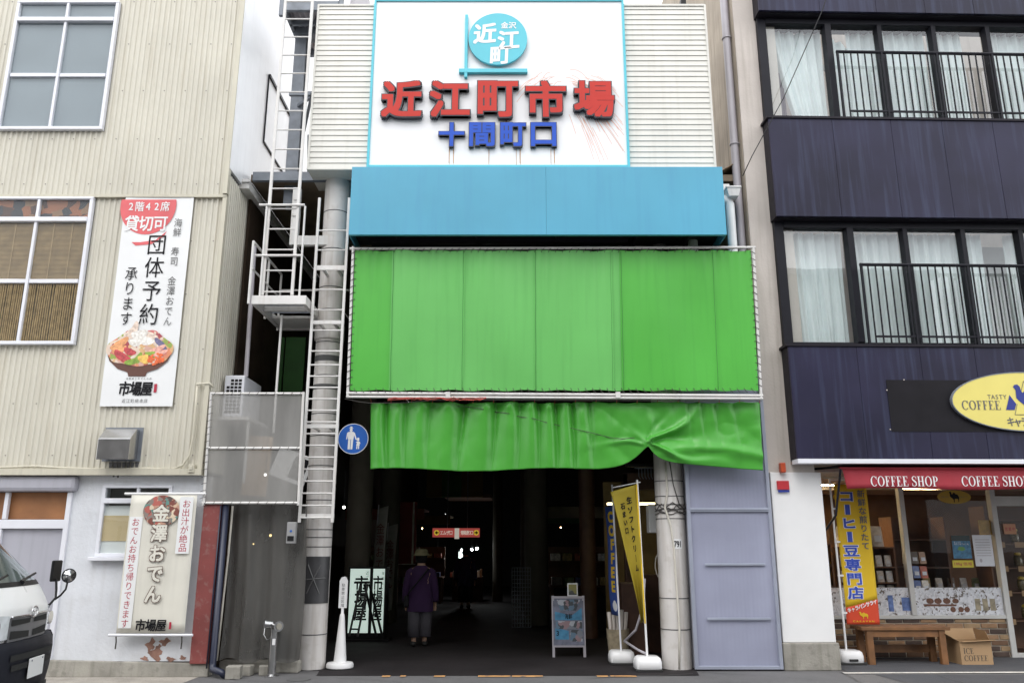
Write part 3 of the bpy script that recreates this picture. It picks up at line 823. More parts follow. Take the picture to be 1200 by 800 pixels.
# ------------------------------------------------------------------ mesh screens beside the passage
SY = 10.28
t = thing('mesh_screen', (-3.27,SY,2.02), 'white framed grey mesh screen with two stacked panels beside the beige siding', 'mesh screen')
b = MB()
for p, q in (((-3.875,3.41),(-2.68,3.41)),((-3.86,2.03),(-2.66,2.03)),((-3.868,2.71),(-2.67,2.71)),((-3.875,3.43),(-3.84,2.0)),((-2.685,3.43),(-2.66,2.0))):
    b.cyl((p[0],SY,p[1]),(q[0],SY,q[1]),.017,n=10)
b.build('frame', M['steel'], t, smooth=True, angle=40)
b = MB()
for z in (3.41,2.71,2.03):
    x = -3.83
    while x < -2.72:
        b.tube([(x,SY-.02,z-.03),(x+.012,SY-.022,z),(x+.02,SY-.005,z+.022)],.003,5); x += .11
for zz in range(15):
    z = 2.08+zz*.088; b.tube([(-3.89,SY-.01,z),(-3.85,SY-.022,z+.015),(-3.82,SY-.01,z+.02)],.003,5)
b.build('lacing', M['rope'], t)
for z0, z1 in ((2.05,2.69),(2.73,3.39)):
    MB().grid(lambda u,v: (-3.85+1.165*u, SY+.004+.012*math.sin(u*7+z0)*math.sin(v*3), z0+(z1-z0)*v), 14, 6).build('mesh', M['net'], t, smooth=True)
t = thing('mesh_curtain', (-3.1,10.5,.15), 'dark brown mesh curtain hanging beside the white column', 'mesh curtain')
MB().grid(lambda u,v: (-3.56+.98*u+.02*math.sin(v*4), 10.5+.03*math.sin(u*16+v)+.012*math.sin(u*41), .16+.03*math.sin(u*13)*(1-v)+(1.87)*v), 60, 10).build('mesh', M['netdark'], t, smooth=True)
MB().tube([(-3.53,10.44,2.0),(-3.535,10.44,1.4),(-3.55,10.43,.8),(-3.565,10.43,.17)],.014,8).build('edge_rope', M['ropewhite'], t, smooth=True)
tag(MB().box(-3.6,-2.62,10.62,10.8,.0,.14).build('passage_kerb', M['concrete'], bevel=.02), 'low stained concrete kerb under the mesh curtain', 'kerb')
# concrete blocks on the ground
for k, (px, py, s) in enumerate(((271,796,.17),(287,792,.14),(308,791.5,.13))):
    x, y = G(px, py)
    o = MB().box(x-s/2,x+s/2,y,y+s*.9,.0,s*.86).build('concrete_block', M['concrete'], bevel=.012)
    o.rotation_euler.z = (.12,-.2,.25)[k]
    tag(o, ('nearest concrete block with wire handle by the drainpipe outlet','middle concrete block between two others by the mesh curtain','concrete block closest to the steel standpipe')[k], 'block', 'concrete blocks on the pavement')
# fire standpipe
sx_, sy_ = G(318, 792)
t = thing('fire_standpipe', (sx_,sy_,0), 'stainless steel fire hose standpipe standing on the pavement', 'standpipe')
b = MB(); b.lathe([(.085,0),(.085,.012),(.06,.02),(.05,.03),(.047,.5),(.05,.53),(.05,.55)], (sx_,sy_,0), 24); b.build('post', M['stainless'], t, smooth=True, angle=40)
b = MB(); b.ball((sx_,sy_,.57),.062); b.cyl((sx_-.01,sy_,.585),(sx_-.105,sy_-.06,.60),.048,n=20); b.cyl((sx_-.01,sy_,.58),(sx_+.06,sy_-.075,.575),.052,n=20)
b.cyl((sx_-.105,sy_-.06,.60),(sx_-.118,sy_-.068,.602),.056,n=20); b.cyl((sx_+.06,sy_-.075,.575),(sx_+.075,sy_-.095,.574),.06,n=20)
b.build('coupling_head', M['stainless'], t, smooth=True, angle=40)
b = MB(); b.cyl((sx_+.075,sy_-.095,.574),(sx_+.082,sy_-.103,.574),.036,n=16); b.build('outlet_cap', M['brass'], t, smooth=True, angle=40)
b = MB(); b.tube([(sx_-.1,sy_-.07,.56),(sx_-.1,sy_-.09,.48),(sx_-.06,sy_-.08,.42),(sx_-.01,sy_-.06,.44)],.005,5); b.build('chain', M['stainless'], t)
b = MB(); b.box(sx_-.0,sx_+.035,sy_-.062,sy_-.055,.36,.43); b.build('tag_plate', M['white'], t)
# air conditioner behind the mesh
AX0, AX1, AY, AZ0, AZ1 = -3.85, -3.585, 10.66, 3.17, 3.73
t = thing('air_conditioner', (-3.72,AY,AZ0), 'white outdoor air conditioner unit with grid grille above the mesh screen', 'air conditioner')
b = MB(); b.box(AX0,AX1,AY,AY+.75,AZ0,AZ1); b.build('case', M['alu'], t, bevel=.015)
b = MB()
for i in range(4):
    for j in range(10):
        if j > 7 and i == 0: continue
        x = AX0+.035+i*.052; z = AZ0+.05+j*.047
        b.box(x,x+.04,AY-.004,AY+.01,z,z+.032)
b.build('grille', M['black'], t)
b = MB(); b.box(AX0-.02,AX1+.12,AY-.05,AY+.8,AZ0-.05,AZ0-.005); b.bar((AX1+.1,AY,AZ0-.05),(AX1+.1,AY,2.3),.03,.03); b.build('bracket', M['steel'], t)
tag(MB().cyl((-3.60,10.75,3.73),(-3.63,10.75,5.6),.03,n=12).build('wall_pipe', M['greypipe'], smooth=True, angle=40), 'grey vertical pipe rising from the air conditioner', 'pipe')
tag(MB().cyl((-3.13,10.6,4.55),(-3.13,10.6,2.95),.016,n=10).build('thin_post', M['steel'], smooth=True, angle=40), 'thin white post below the hanging service platform', 'post')
# things standing behind the mesh
o = MB().box(-3.62,-3.28,10.95,11.0,2.15,2.95).build('cardboard_sheet', M['card'], bevel=.01); o.rotation_euler.y = .06
tag(o, 'brown cardboard sheet leaning behind the grey mesh', 'cardboard')
t = thing('tilted_notice', (-2.98,11.0,2.3), 'tilted pale notice board with black writing behind the grey mesh', 'notice')
def tilt(u,v,d):
    a = -.35; return (-2.98+u*math.cos(a)-v*math.sin(a), 11.0-d, 2.5+u*math.sin(a)+v*math.cos(a))
b = MB(); b.flat([(-.25,-.15),(.25,-.15),(.25,.25),(-.25,.25)], tilt, 0, .02); b.build('board', M['bannerwhite'], t)
b = MB(); b.flat([(.0,-.1),(.2,-.1),(.2,.2),(.0,.2)], tilt, .021); row(b,'市場',tilt,.0,.2,.05,.11,.2,.022,off=.03); b.build('lettering', M['ink'], t)
def bulb(x, y, z, r, s, label, col=(1,.82,.55), w=0):
    t = thing('light_bulb', (x,y,z), label, 'light bulb', 'bare lamps in the arcade')
    MB().ball((x,y,z),r).build('glass_bulb', emit('bulb_glow_%d' % round(x*1000), col, s), t, smooth=True)
    MB().cyl((x,y,z+r*.8),(x,y,z+r*2.4),r*.45,n=10).build('socket', M['black'], t)
    MB().cyl((x,y,z+r*2.4),(x,y,z+r*2.4+.5),.006,n=6).build('cord', M['black'], t)
def PT(px, py, Y): x, z = W(px,py,Y); return x, Y, z
bulb(*PT(311,556,10.8), .02, 3, 'bright white lamp behind the grey mesh screen beside the tilted notice', (1,1,.95))
bulb(*PT(317,627,11.5), .018, 6, 'larger warm bulb behind the brown mesh curtain', (1,.7,.3))
bulb(*PT(297,637,12.0), .011, 6, 'smaller warm bulb at left behind the brown mesh curtain', (1,.7,.3))
bulb(*PT(403,594,12.5), .02, 10, 'small white lamp just right of the big white column', (1,1,.9))

# ------------------------------------------------------------------ the two big columns
def seams(b, x, y, r, zs):
    for z, h in zs: b.lathe([(r+.0035,z-h),(r+.0035,z+h)], (x,y,0), 28)
CX1, CY1, CR = -2.565, 11.03, .182
t = thing('entrance_column', (CX1,CY1,0), 'tall white round column with black wrapped band left of the entrance', 'column', 'entrance columns')
MB().lathe([(CR,.0),(CR,6.72)], (CX1,CY1,0), 40).build('shaft', M['pipe'], t, smooth=True, angle=40)
b = MB(); seams(b, CX1, CY1, CR, [(z,.006) for z in (.42,1.5,1.62,1.72,2.1,2.55,2.95,3.25,3.78,4.25,4.45,4.72,5.05,5.62,6.2)]); seams(b,CX1,CY1,CR,[(3.62,.035),(4.02,.04)]); b.build('joint', M['seam'], t, smooth=True, angle=40)
b = MB(); b.lathe([(CR+.02,4.3),(CR+.024,4.32),(CR+.024,4.5),(CR+.01,4.53)], (CX1,CY1,0), 40); b.build('collar', M['pipe'], t, smooth=True, angle=30)
b = MB()
b.grid(lambda u,v: (CX1+(CR+.008)*math.sin(-1.25+2.6*u), CY1-(CR+.008)*math.cos(-1.25+2.6*u), .80+.58*v), 20, 2)
M['wrap'] = mat('black_rubber_wrap', (.055,.055,.058), .35, var=.3, vs=4)
b.build('black_wrap', M['wrap'], t, smooth=True)
b = MB()
for a0,z0,a1,z1 in ((-.35,.92,.5,1.28),(-.35,1.28,.5,.92),(-.7,1.09,.9,1.11)):
    b.tube([(CX1+(CR+.012)*math.sin(a0+(a1-a0)*i/8), CY1-(CR+.012)*math.cos(a0+(a1-a0)*i/8), z0+(z1-z0)*i/8) for i in range(9)], .008, 5)
b.build('tape_cross', M['inkgrey'], t)
CX2, CY2 = 2.11, 11.05
t = thing('entrance_column', (CX2,CY2,0), 'white round column with wires and small black number right of the entrance', 'column', 'entrance columns')
MB().lathe([(CR+.008,0),(CR+.008,6.7)], (CX2,CY2,0), 40).build('shaft', M['pipe'], t, smooth=True, angle=40)
b = MB(); seams(b, CX2, CY2, CR+.008, [(z,.006) for z in (.48,.86,1.86,1.98,2.04,2.15,2.35)]); b.build('joint', M['seam'], t, smooth=True, angle=40)
def oncol(a, z, e=.0): rr = CR+.008+e; return (CX2+rr*math.sin(a), CY2-rr*math.cos(a), z)
def colput(u, v, d): return oncol(u/(CR+.008), v, d)
b = MB(); b.add([colput(-.01+.115*i/6, z, .003) for z in (1.475,1.60) for i in range(7)], [(i,i+1,8+i,7+i) for i in range(6)]); b.build('number_plate', M['white'], t)
b = MB(); row(b,'791',colput,-.004,.099,1.537,.075,.11,.006,off=.02); b.build('number_lettering', M['ink'], t)
b = MB()
b.tube([oncol(-.35,2.6,.01),oncol(-.3,2.2,.012),oncol(-.5,2.0,.02),oncol(-.2,1.78,.02),oncol(-.05,1.5,.012),oncol(.02,.9,.012),oncol(.05,.5,.02),oncol(-.1,.02,.07)],.014,8)
tag(b.build('white_hose', M['ropewhite'], smooth=True), 'thin white hose running down the right entrance column', 'hose')
b = MB()
for z, j in ((1.98,.02),(2.0,.05),(1.955,.03),(2.025,.04),(1.93,.02)):
    b.tube([oncol(-1.5+3*i/12, z+j*math.sin(i*1.3+z*90), .012) for i in range(13)], .006, 5)
b.tube([oncol(-.1,2.65,.01),oncol(.1,2.3,.01),oncol(.5,2.02,.015)],.006,5)
tag(b.build('wire_bundle', M['rope'], smooth=True), 'bundle of thin dark wires tied around the right entrance column', 'wires')
# column-side electric box
t = thing('switch_box', (-2.75,10.38,1.54), 'small grey switch box with blue dot beside the left column', 'switch box')
b = MB(); b.box(-2.80,-2.69,10.34,10.42,1.54,1.80); b.build('case', mat('box_grey',(.3,.3,.3),.5), t, bevel=.008)
b = MB(); b.box(-2.785,-2.705,10.334,10.338,1.57,1.63); b.build('label_plate', M['black'], t)
b = MB(); b.flat(ell(-2.745,1.69,.014,.014,14), frontal(10.336), .0); b.build('blue_dot', M['signblue'], t)

# ------------------------------------------------------------------ ladders and platforms
def ladder(x0, x1, Y, z0, z1, rungs, label, tw=.036, m='steel', Y2=None):
    Y2 = Y if Y2 is None else Y2
    t = thing('service_ladder', ((x0+x1)/2,Y,z0), label, 'ladder', 'service ladders on the market front')
    for x in (x0, x1): MB().bar((x,Y,z0),(x,Y2,z1),tw,tw*.8).build('rail', M[m], t, bevel=.004)
    for z in rungs:
        y = Y+(Y2-Y)*(z-z0)/(z1-z0)
        MB().cyl((x0+tw/2,y,z),(x1-tw/2,y,z),.011,n=8).build('rung', M[m], t, smooth=True, angle=40)
    return t
lz0, lz1 = WZ(612,10.48), WZ(232,10.48)
rz = []
z = lz0+.06
while z < 3.95: rz.append(z); z += .152
z = 4.02
while z < 5.75: rz.append(z); z += .285
lad = ladder(-2.685,-2.27,10.48,lz0,lz1,rz,'lower white ladder in front of the left entrance column')
b = MB()
for z in (1.88,3.02,4.42,5.2):
    b.bar((-2.70,10.50,z),(-2.255,10.50,z),.03,.05); b.bar((-2.6,10.5,z),(-2.6,10.86,z),.03,.03); b.bar((-2.4,10.5,z),(-2.4,10.86,z),.03,.03)
b.build('bracket', M['steel'], lad)
uz0, uz1 = WZ(346,10.30), 9.75
rz = [uz0+.05+.297*i for i in range(17)]
lad2 = ladder(-3.32,-2.925,10.30,uz0,uz1,rz,'tall upper ladder rising from the hanging platform past the white siding',.04)
b = MB()
for z in (uz0+.55, uz0+1.28): b.cyl((-3.45,10.27,z),(-2.83,10.27,z),.018,n=8)
b.build('cross_tube', M['steel'], lad2)
pz = uz0-.02
t = thing('service_platform', (-3.08,10.9,pz-.15), 'white steel service platform with side railing hanging beside the left column', 'platform')
b = MB()
b.box(-3.44,-2.72,10.24,10.29,pz-.12,pz); b.box(-3.44,-3.39,10.29,11.55,pz-.12,pz); b.box(-2.77,-2.72,10.29,11.55,pz-.12,pz); b.box(-3.44,-2.72,11.55,11.60,pz-.12,pz)
b.box(-3.39,-2.77,10.62,10.67,pz-.1,pz-.03); b.box(-3.39,-2.77,11.0,11.55,pz-.1,pz-.06)
b.build('frame', M['steel'], t, bevel=.004)
b = MB()
for i in range(16): b.box(-3.39,-2.77,10.30+i*.045,10.306+i*.045,pz-.03,pz-.005)
for i in range(12): b.box(-3.385+i*.054,-3.381+i*.054,10.29,11.0,pz-.025,pz-.008)
b.build('grating', M['galv'], t)
b = MB()
for (xa,ya) in ((-3.47,10.22),(-3.47,10.95),(-3.47,11.58)): b.cyl((xa,ya,pz-.12),(xa,ya,pz+.75),.017,n=8)
b.cyl((-3.47,10.22,pz+.75),(-3.47,11.58,pz+.75),.017,n=8); b.cyl((-3.47,10.22,pz+.38),(-3.47,11.58,pz+.38),.013,n=8)
b.cyl((-2.70,11.55,pz),(-2.70,11.55,pz+.6),.015,n=8); b.cyl((-3.47,11.58,pz+.5),(-2.4,11.58,pz+.5),.015,n=8)
b.cyl((-2.82,10.27,pz),(-2.82,10.27,pz+1.28),.014,n=8); b.cyl((-3.345,10.27,pz),(-3.345,10.27,pz+1.28),.014,n=8)
b.build('railing', M['steel'], t, smooth=True, angle=40)
# white hanger and arm holding the platform
b = MB(); x,z = W(343,288,10.9); x2,z2 = W(349,216,10.9)
b.bar((-3.12,10.9,z),(-3.12,10.9,6.55),.11,.09); b.box(-3.15,-2.55,10.86,10.94,z-.0,z+.14)
for zz in (6.1,6.35): b.box(-3.155,-3.085,10.84,10.853,zz,zz+.05)
tag(b.build('hanger_bracket', M['steel'], bevel=.004), 'white steel hanger bracket running from the roof edge to the column', 'bracket')
# grey steel post and top catwalk
b = MB(); xp = -3.31; yp = 11.25
b.box(xp-.09,xp+.09,yp-.09,yp-.075,6.4,9.6); b.box(xp-.09,xp+.09,yp+.075,yp+.09,6.4,9.6); b.box(xp-.008,xp+.008,yp-.075,yp+.075,6.4,9.6)
b.box(xp-.12,xp+.52,yp-.12,yp+.12,9.28,9.6)
tag(b.build('steel_post', M['galv'], bevel=.004), 'dark grey steel H section post behind the upper ladder', 'post')
t = thing('catwalk', (-3.1,11,9.3), 'grey steel grating catwalk at the top left corner of the sign', 'catwalk')
cz = WZ(12,10.6)
b = MB(); b.box(-3.45,-2.6,10.6,10.66,cz-.0,cz+.16); b.box(-3.45,-3.40,10.66,11.75,cz,cz+.14); b.box(-3.45,-2.7,11.75,11.82,cz,cz+.16); b.box(-3.45,-2.7,10.95,11.0,cz,cz+.10); b.box(-2.62,-2.55,10.6,10.68,cz-.1,cz+.9); b.box(-3.50,-3.44,10.58,10.64,cz-.1,cz+.9)
b.box(-3.40,-2.7,11.36,11.40,cz,cz+.08)
b.build('frame', M['galv'], t, bevel=.004)
b = MB(); nn = 26
b.grid(lambda u,v: (-3.40+.72*u, 10.66+1.09*v, cz+.10+.025*math.sin(u*52)), 52, 1); b.build('deck', M['greypipe'], t)
b = MB(); b.tube([(-3.0,11.1,cz-.5),(-2.75,10.9,cz-1.2),(-2.9,10.75,cz-2.5)],.006,5); b.bar((-3.4,11.3,8.05),(-2.92,10.8,8.05),.04,.05); b.bar((-3.3,10.75,8.0),(-2.9,10.75,8.0),.05,.06)
b.bar((-3.2,11.3,7.7),(-2.95,10.7,8.0),.04,.04); b.bar((-3.35,11.6,7.0),(-2.85,11.6,7.0),.03,.03); b.bar((-3.3,11.5,6.9),(-3.3,11.5,7.6),.03,.03); b.bar((-3.05,11.2,6.85),(-2.95,10.7,7.3),.05,.05)
tag(b.build('steel_bracing', M['galv']), 'thin grey steel bracing between upper ladder and white siding', 'bracing')

# ------------------------------------------------------------------ the arcade: roof, gutter, back
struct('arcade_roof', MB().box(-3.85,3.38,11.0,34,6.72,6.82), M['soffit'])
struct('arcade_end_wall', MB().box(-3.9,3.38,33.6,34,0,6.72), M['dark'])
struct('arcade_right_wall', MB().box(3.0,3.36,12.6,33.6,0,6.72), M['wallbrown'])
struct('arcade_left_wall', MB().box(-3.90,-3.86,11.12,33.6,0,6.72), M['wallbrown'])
b = MB(); b.box(-3.80,-2.3,10.92,10.995,6.69,6.83)
tag(b.build('roof_fascia', M['galv'], bevel=.005), 'grey metal fascia along the arcade roof edge behind the upper ladder', 'fascia')
b = MB(); gx0, gz0 = W(277,221,10.75); gx1, gz1 = W(292,212,10.75)
b.box(gx0,gx1,10.75,15,gz0,gz1); b.box(gx0-.02,gx1+.02,10.72,10.76,gz1-.03,gz1+.02)
tag(b.build('roof_gutter', M['steel'], bevel=.006), 'white square gutter running back under the roof beside the left siding', 'gutter')
# big sign box
S0, S1, SB, ST, SYF = -2.915, 2.905, 6.70, 9.40, 10.60
t = thing('sign_tower', (0,10.9,SB), 'white lap sided sign tower with turquoise framed white sign and large red letters', 'sign')
def lap(mb, x0, x1, z0, z1, Y, h=.0868, d=.014):
    z = z0
    while z < z1-.001:
        zt_ = min(z1, z+h)
        mb.quad((x0,Y-d,z),(x1,Y-d,z),(x1,Y-.003,zt_-.008),(x0,Y-.003,zt_-.008))
        mb.quad((x0,Y-.003,zt_-.008),(x1,Y-.003,zt_-.008),(x1,Y+.001,zt_-.006),(x0,Y+.001,zt_-.006))
        mb.quad((x0,Y+.001,zt_-.006),(x1,Y+.001,zt_-.006),(x1,Y-d,zt_),(x0,Y-d,zt_))
        z += h
b = MB(); lap(b,S0+.02,-2.05,SB+.02,ST-.02,SYF); b.build('lap_siding', M['lapwhite'], t)
b = MB(); lap(b,1.66,S1-.02,SB+.02,ST-.02,SYF); b.build('lap_siding', M['lapwhite'], t)
b = MB(); b.box(S0,S1,SYF+.02,SYF+.7,SB,ST); b.box(S0-.008,S0+.022,SYF-.022,SYF+.02,SB,ST); b.box(S1-.022,S1+.008,SYF-.022,SYF+.02,SB,ST); b.box(S0,S1,SYF-.02,SYF+.02,ST-.02,ST+.01); b.box(S0,-2.05,SYF-.02,SYF+.02,SB-.003,SB+.02); b.box(1.66,S1,SYF-.02,SYF+.02,SB-.003,SB+.02)
b.build('tower_core', M['lapwhite'], t)
b = MB(); b.box(-2.05,1.66,SYF-.05,SYF+.018,6.55,9.44); face = b.build('sign_face', M['signwhite'], t)
b = MB(); fw = .035
b.box(-2.065,-2.03,SYF-.075,SYF-.02,6.60,9.46); b.box(1.64,1.675,SYF-.075,SYF-.02,6.60,9.46); b.box(-2.03,1.64,SYF-.074,SYF-.02,9.425,9.46); b.box(-2.03,1.64,SYF-.074,SYF-.02,6.71,6.745)
b.build('turquoise_frame', M['teal'], t, bevel=.004)
fs_ = frontal(SYF-.05)
YS = SYF-.05
def SW(px, py): return W(px,py,YS)
ecx, ecz = SW(583.5,49)
b = MB(); b.flat(ell(ecx,ecz,.432,.432,64), fs_, .03, .07); b.build('emblem_disc', M['teal'], t)
b = MB(); x,z0_ = SW(546,93); _,z1_ = SW(546,20); b.box(x-.022,x+.022,YS-.06,YS,z0_,z1_)
x0_,z = SW(538,85.5); x1_,_ = SW(618,85.5); b.box(x0_,x1_,YS-.063,YS,z-.032,z+.032); b.build('emblem_bars', M['teal'], t, bevel=.004)
b = MB()
for c, px, py, s in (('近',568.5,43,.36),('江',596,50.5,.35),('町',586.5,67.5,.34)):
    x, z = SW(px,py); put_glyph(b,c,fs_,x,z,s*.95,s*.95,.073,off=.034,rot=.08,slant=.12)
for c, px in (('金',591.5),('沢',600.5)):
    x, z = SW(px,33.5); put_glyph(b,c,fs_,x,z,.115,.115,.073,off=.02)
b.build('emblem_lettering', M['white'], t)
b1, b2, b3 = MB(), MB(), MB()
for c, px in zip('近江町市場', (471.6,527.6,583.6,639.4,695.6)):
    x, z = SW(px,119.5)
    put_glyph(b1,c,fs_,x,z-.004,.585,.585,.012,.085,off=.064,fit=True)
    put_glyph(b2,c,fs_,x,z,.585,.585,.088,off=.036,fit=True)
b1.build('letter_backing', M['ltside'], t); b2.build('red_lettering', M['red3d'], t)
b1, b2 = MB(), MB()
for c, px in zip('十間町口', (529.6,565,601.3,636.8)):
    x, z = SW(px,160)
    put_glyph(b1,c,fs_,x,z-.003,.365,.375,.010,.062,off=.068,fit=True)
    put_glyph(b2,c,fs_,x,z,.365,.375,.065,off=.038,fit=True)
b1.build('letter_backing', M['ltside'], t); b2.build('blue_lettering', M['blue3d'], t)
b = MB()
for px, w_ in ((526.6,.012),(531.6,.012),(573,.01),(605,.008),(609.5,.014),(645.5,.008),(649.5,.012)):
    x, z = SW(px,174); xb, zb_ = SW(px,194)
    zb_ = max(zb_, 6.75)
    b.quad((x-w_/2,YS-.002,zb_+random.uniform(0,.08)),(x+w_/2,YS-.002,zb_),(x+w_/2,YS-.002,z),(x-w_/2,YS-.002,z))
x, z = SW(593.5,142)
b.quad((x-.02,YS-.002,z-.1),(x+.02,YS-.002,z-.1),(x+.012,YS-.002,z+.02),(x-.012,YS-.002,z+.02))
b.build('rust_streak', M['rust'], t)
b = MB()
rnd = random.Random(3)
for i in range(64):
    fx, fz = SW(rnd.uniform(650,668), rnd.uniform(96,112))
    a = rnd.uniform(-1.0,1.15) if i % 4 else rnd.uniform(1.7,2.4)
    sp = rnd.uniform(.5,1.25); u0 = rnd.uniform(.35,.6); u1 = rnd.uniform(.8,1.0)
    pts = []
    for k in range(9):
        q = u0+(u1-u0)*k/8
        x = fx+sp*q*math.cos(a); z = fz+sp*q*math.sin(a)*.9-.85*q*q*sp
        pts.append((x,z))
    pts = [p for p in pts if -1.9 < p[0] < 1.62 and 6.76 < p[1] < 9.3]
    for (xa,za),(xb,zb_) in zip(pts,pts[1:]):
        dx,dz = xb-xa, zb_-za; q = math.hypot(dx,dz) or 1; nx, nz = -dz/q*.003, dx/q*.003
        b.flat([(xa-nx,za-nz),(xb-nx,zb_-nz),(xb+nx,zb_+nz),(xa+nx,za+nz)], fs_, .0012+.00002*i)
b.build('firework_lines', M['firework'], t)
# roof-top bits seen over the sign edge
tag(MB().lathe([(.16,0),(.16,.5),(.12,.55)],(-2.42,11.2,9.42),20).build('roof_drum', M['greypipe'], smooth=True, angle=40), 'small grey drum on the roof left of the sign', 'drum')
b = MB(); b.box(-1.95,1.5,10.75,10.82,9.50,9.58); b.box(-1.95,-1.9,10.75,10.82,9.41,9.5); b.box(0,.05,10.75,10.82,9.41,9.5); b.box(1.45,1.5,10.75,10.82,9.41,9.5)
tag(b.build('roof_rail', M['galv']), 'grey steel rail along the top of the sign', 'rail')
t = thing('roof_unit', (2.15,11.0,9.41), 'grey metal unit on the roof above the right white siding', 'roof unit')
MB().box(1.95,2.45,10.9,11.3,9.41,9.65).build('case', M['greypipe'], t, bevel=.01); MB().box(2.62,2.70,10.9,11,9.41,9.75).build('stub_post', M['black'], t)

# ------------------------------------------------------------------ blue canopy
t = thing('blue_canopy', (.34,10.5,5.55), 'light blue metal canopy box above the green tarpaulin', 'canopy')
C0, C1, CZ0, CZ1, CYF = -2.195, 2.885, WZ(275,10.2), WZ(195.5,10.2), 10.2
b = MB(); c1_, c2_ = WX(640,230,CYF), WX(470,230,CYF); b.box(C0,c1_-.0007,CYF+.001,CYF+.012,CZ0,CZ1); b.box(c1_+.0007,C1,CYF,CYF+.012,CZ0,CZ1); b.box(C0,C0+.012,CYF+.012,10.95,CZ0,CZ1); b.box(C1-.012,C1,CYF+.012,10.95,CZ0,CZ1); b.box(C0+.012,C1-.012,CYF+.012,10.95,CZ1-.012,CZ1)
b.box(C0+.012,C1-.012,CYF+.012,CYF+.06,CZ0,CZ0+.006)
b.build('cladding', M['blue'], t, bevel=.004)
b = MB(); b.box(C0+.02,C1-.02,CYF+.07,10.9,CZ0+.12,CZ0+.16); b.box(C0+.2,1.6,10.5,10.56,CZ0+.02,CZ0+.1); b.box(C0+.2,2.8,10.84,10.9,CZ0-.1,CZ0+.1)
for x in (-1.6,-.5,.6,1.7,2.4): b.box(x,x+.05,CYF+.07,10.9,CZ0+.05,CZ0+.12)
b.build('under_frame', M['navydark'], t)
tag(MB().cyl((2.55,10.75,5.3),(2.55,10.75,5.8),.07,n=16).build('pipe_stub', M['whitepipe'], smooth=True, angle=40), 'short white pipe stub under the right end of the blue canopy', 'pipe')

# ------------------------------------------------------------------ green tarpaulin screen on scaffold tubes
t = thing('tarpaulin_screen', (.56,10.45,3.4), 'large flat green tarpaulin laced to a white scaffold tube frame', 'tarpaulin')
TY = 10.45
def TP(px,py): x,z = W(px,py,TY); return (x,TY,z)
b = MB()
b.cyl(TP(410,291.5),TP(885,290),.020,n=10); b.cyl(TP(406,460.5),TP(894,463.5),.020,n=10); b.cyl(TP(406,464.8),TP(894,467),.017,n=10)
b.cyl(TP(414,289),TP(407.5,465),.020,n=10); b.cyl(TP(882.5,289),TP(892,467),.020,n=10)
for px in (525,724): 
    p = TP(px,462); b.box(p[0]-.03,p[0]+.03,TY-.03,TY+.03,p[2]-.05,p[2]+.03)
b.build('tube_frame', M['steel'], t, smooth=True, angle=40)
xL0, xR0, xL1, xR1 = TP(408,460)[0], TP(891,463)[0], TP(414,292)[0], TP(882,291)[0]
zT, zB = TP(600,294)[2], TP(600,457.5)[2]
cuts = [0,.095,.272,.455,.645,.672,.905,1.0]
for k in range(7):
    def f(u,v,k=k):
        s = cuts[k]-.004+(cuts[k+1]-cuts[k]+.008)*u
        xb = xL0+.05+(xR0-xL0-.1)*s; xt_ = xL1+.05+(xR1-xL1-.1)*s
        sag = .009*math.sin(s*260+math.sin(s*40))*(.4+.6*math.sin(s*23)**2)*max(0,(v-.62)/.38)**1.6 + .012*math.sin(v*math.pi)*math.sin(s*19)+.006*math.sin(s*61)*v*v+.006*math.sin(s*33+v*4)
        return (xb+(xt_-xb)*v, TY-.008-.004*(k%2)-sag-.010*abs(2*u-1)**6, zB+(zT-zB)*v+.008*math.sin(s*70)*(1 if v > .5 else -1))
    MB().grid(f, 48, 16).build('tarp_panel', M['tarp_pale'] if k in (1,2,3,4) else M['tarp'], t, smooth=True)
b = MB()
for k in range(1,7):
    s = cuts[k]
    b.tube([(xL0+.05+(xR0-xL0-.1)*s+((xL1+.05+(xR1-xL1-.1)*s)-(xL0+.05+(xR0-xL0-.1)*s))*v+.002*math.sin(v*17+k), TY-.030, zB+(zT-zB)*v) for v in [i/14 for i in range(15)]], .0032 if k != 4 else .002, 5)
b.build('seam', mat('tarp_seam',(.03,.20,.03),.5), t, smooth=True)
b = MB()
for i in range(56):
    s = (i+.5)/56
    x = xL0+.05+(xR0-xL0-.1)*s; b.tube([(x-.02,TY-.02,zB+.03),(x,TY-.03,zB-.015),(x+.022,TY-.025,zB-.03)],.004,4)
    x = xL1+.05+(xR1-xL1-.1)*s; b.tube([(x-.02,TY-.02,zT-.03),(x,TY-.025,zT+.01),(x+.022,TY-.02,zT+.03)],.004,4)
for i in range(20):
    v = (i+.5)/20; z = zB+(zT-zB)*v
    x = xL0+(xL1-xL0)*v; b.tube([(x-.02,TY-.02,z),(x+.03,TY-.025,z+.03),(x+.055,TY-.02,z+.03)],.005,4)
    x = xR0+(xR1-xR0)*v; b.tube([(x+.025,TY-.02,z),(x-.02,TY-.025,z+.03),(x-.05,TY-.02,z+.03)],.005,4)
b.build('lacing', M['rope'], t)
from mathutils import noise as _mn
NOI = _mn.noise
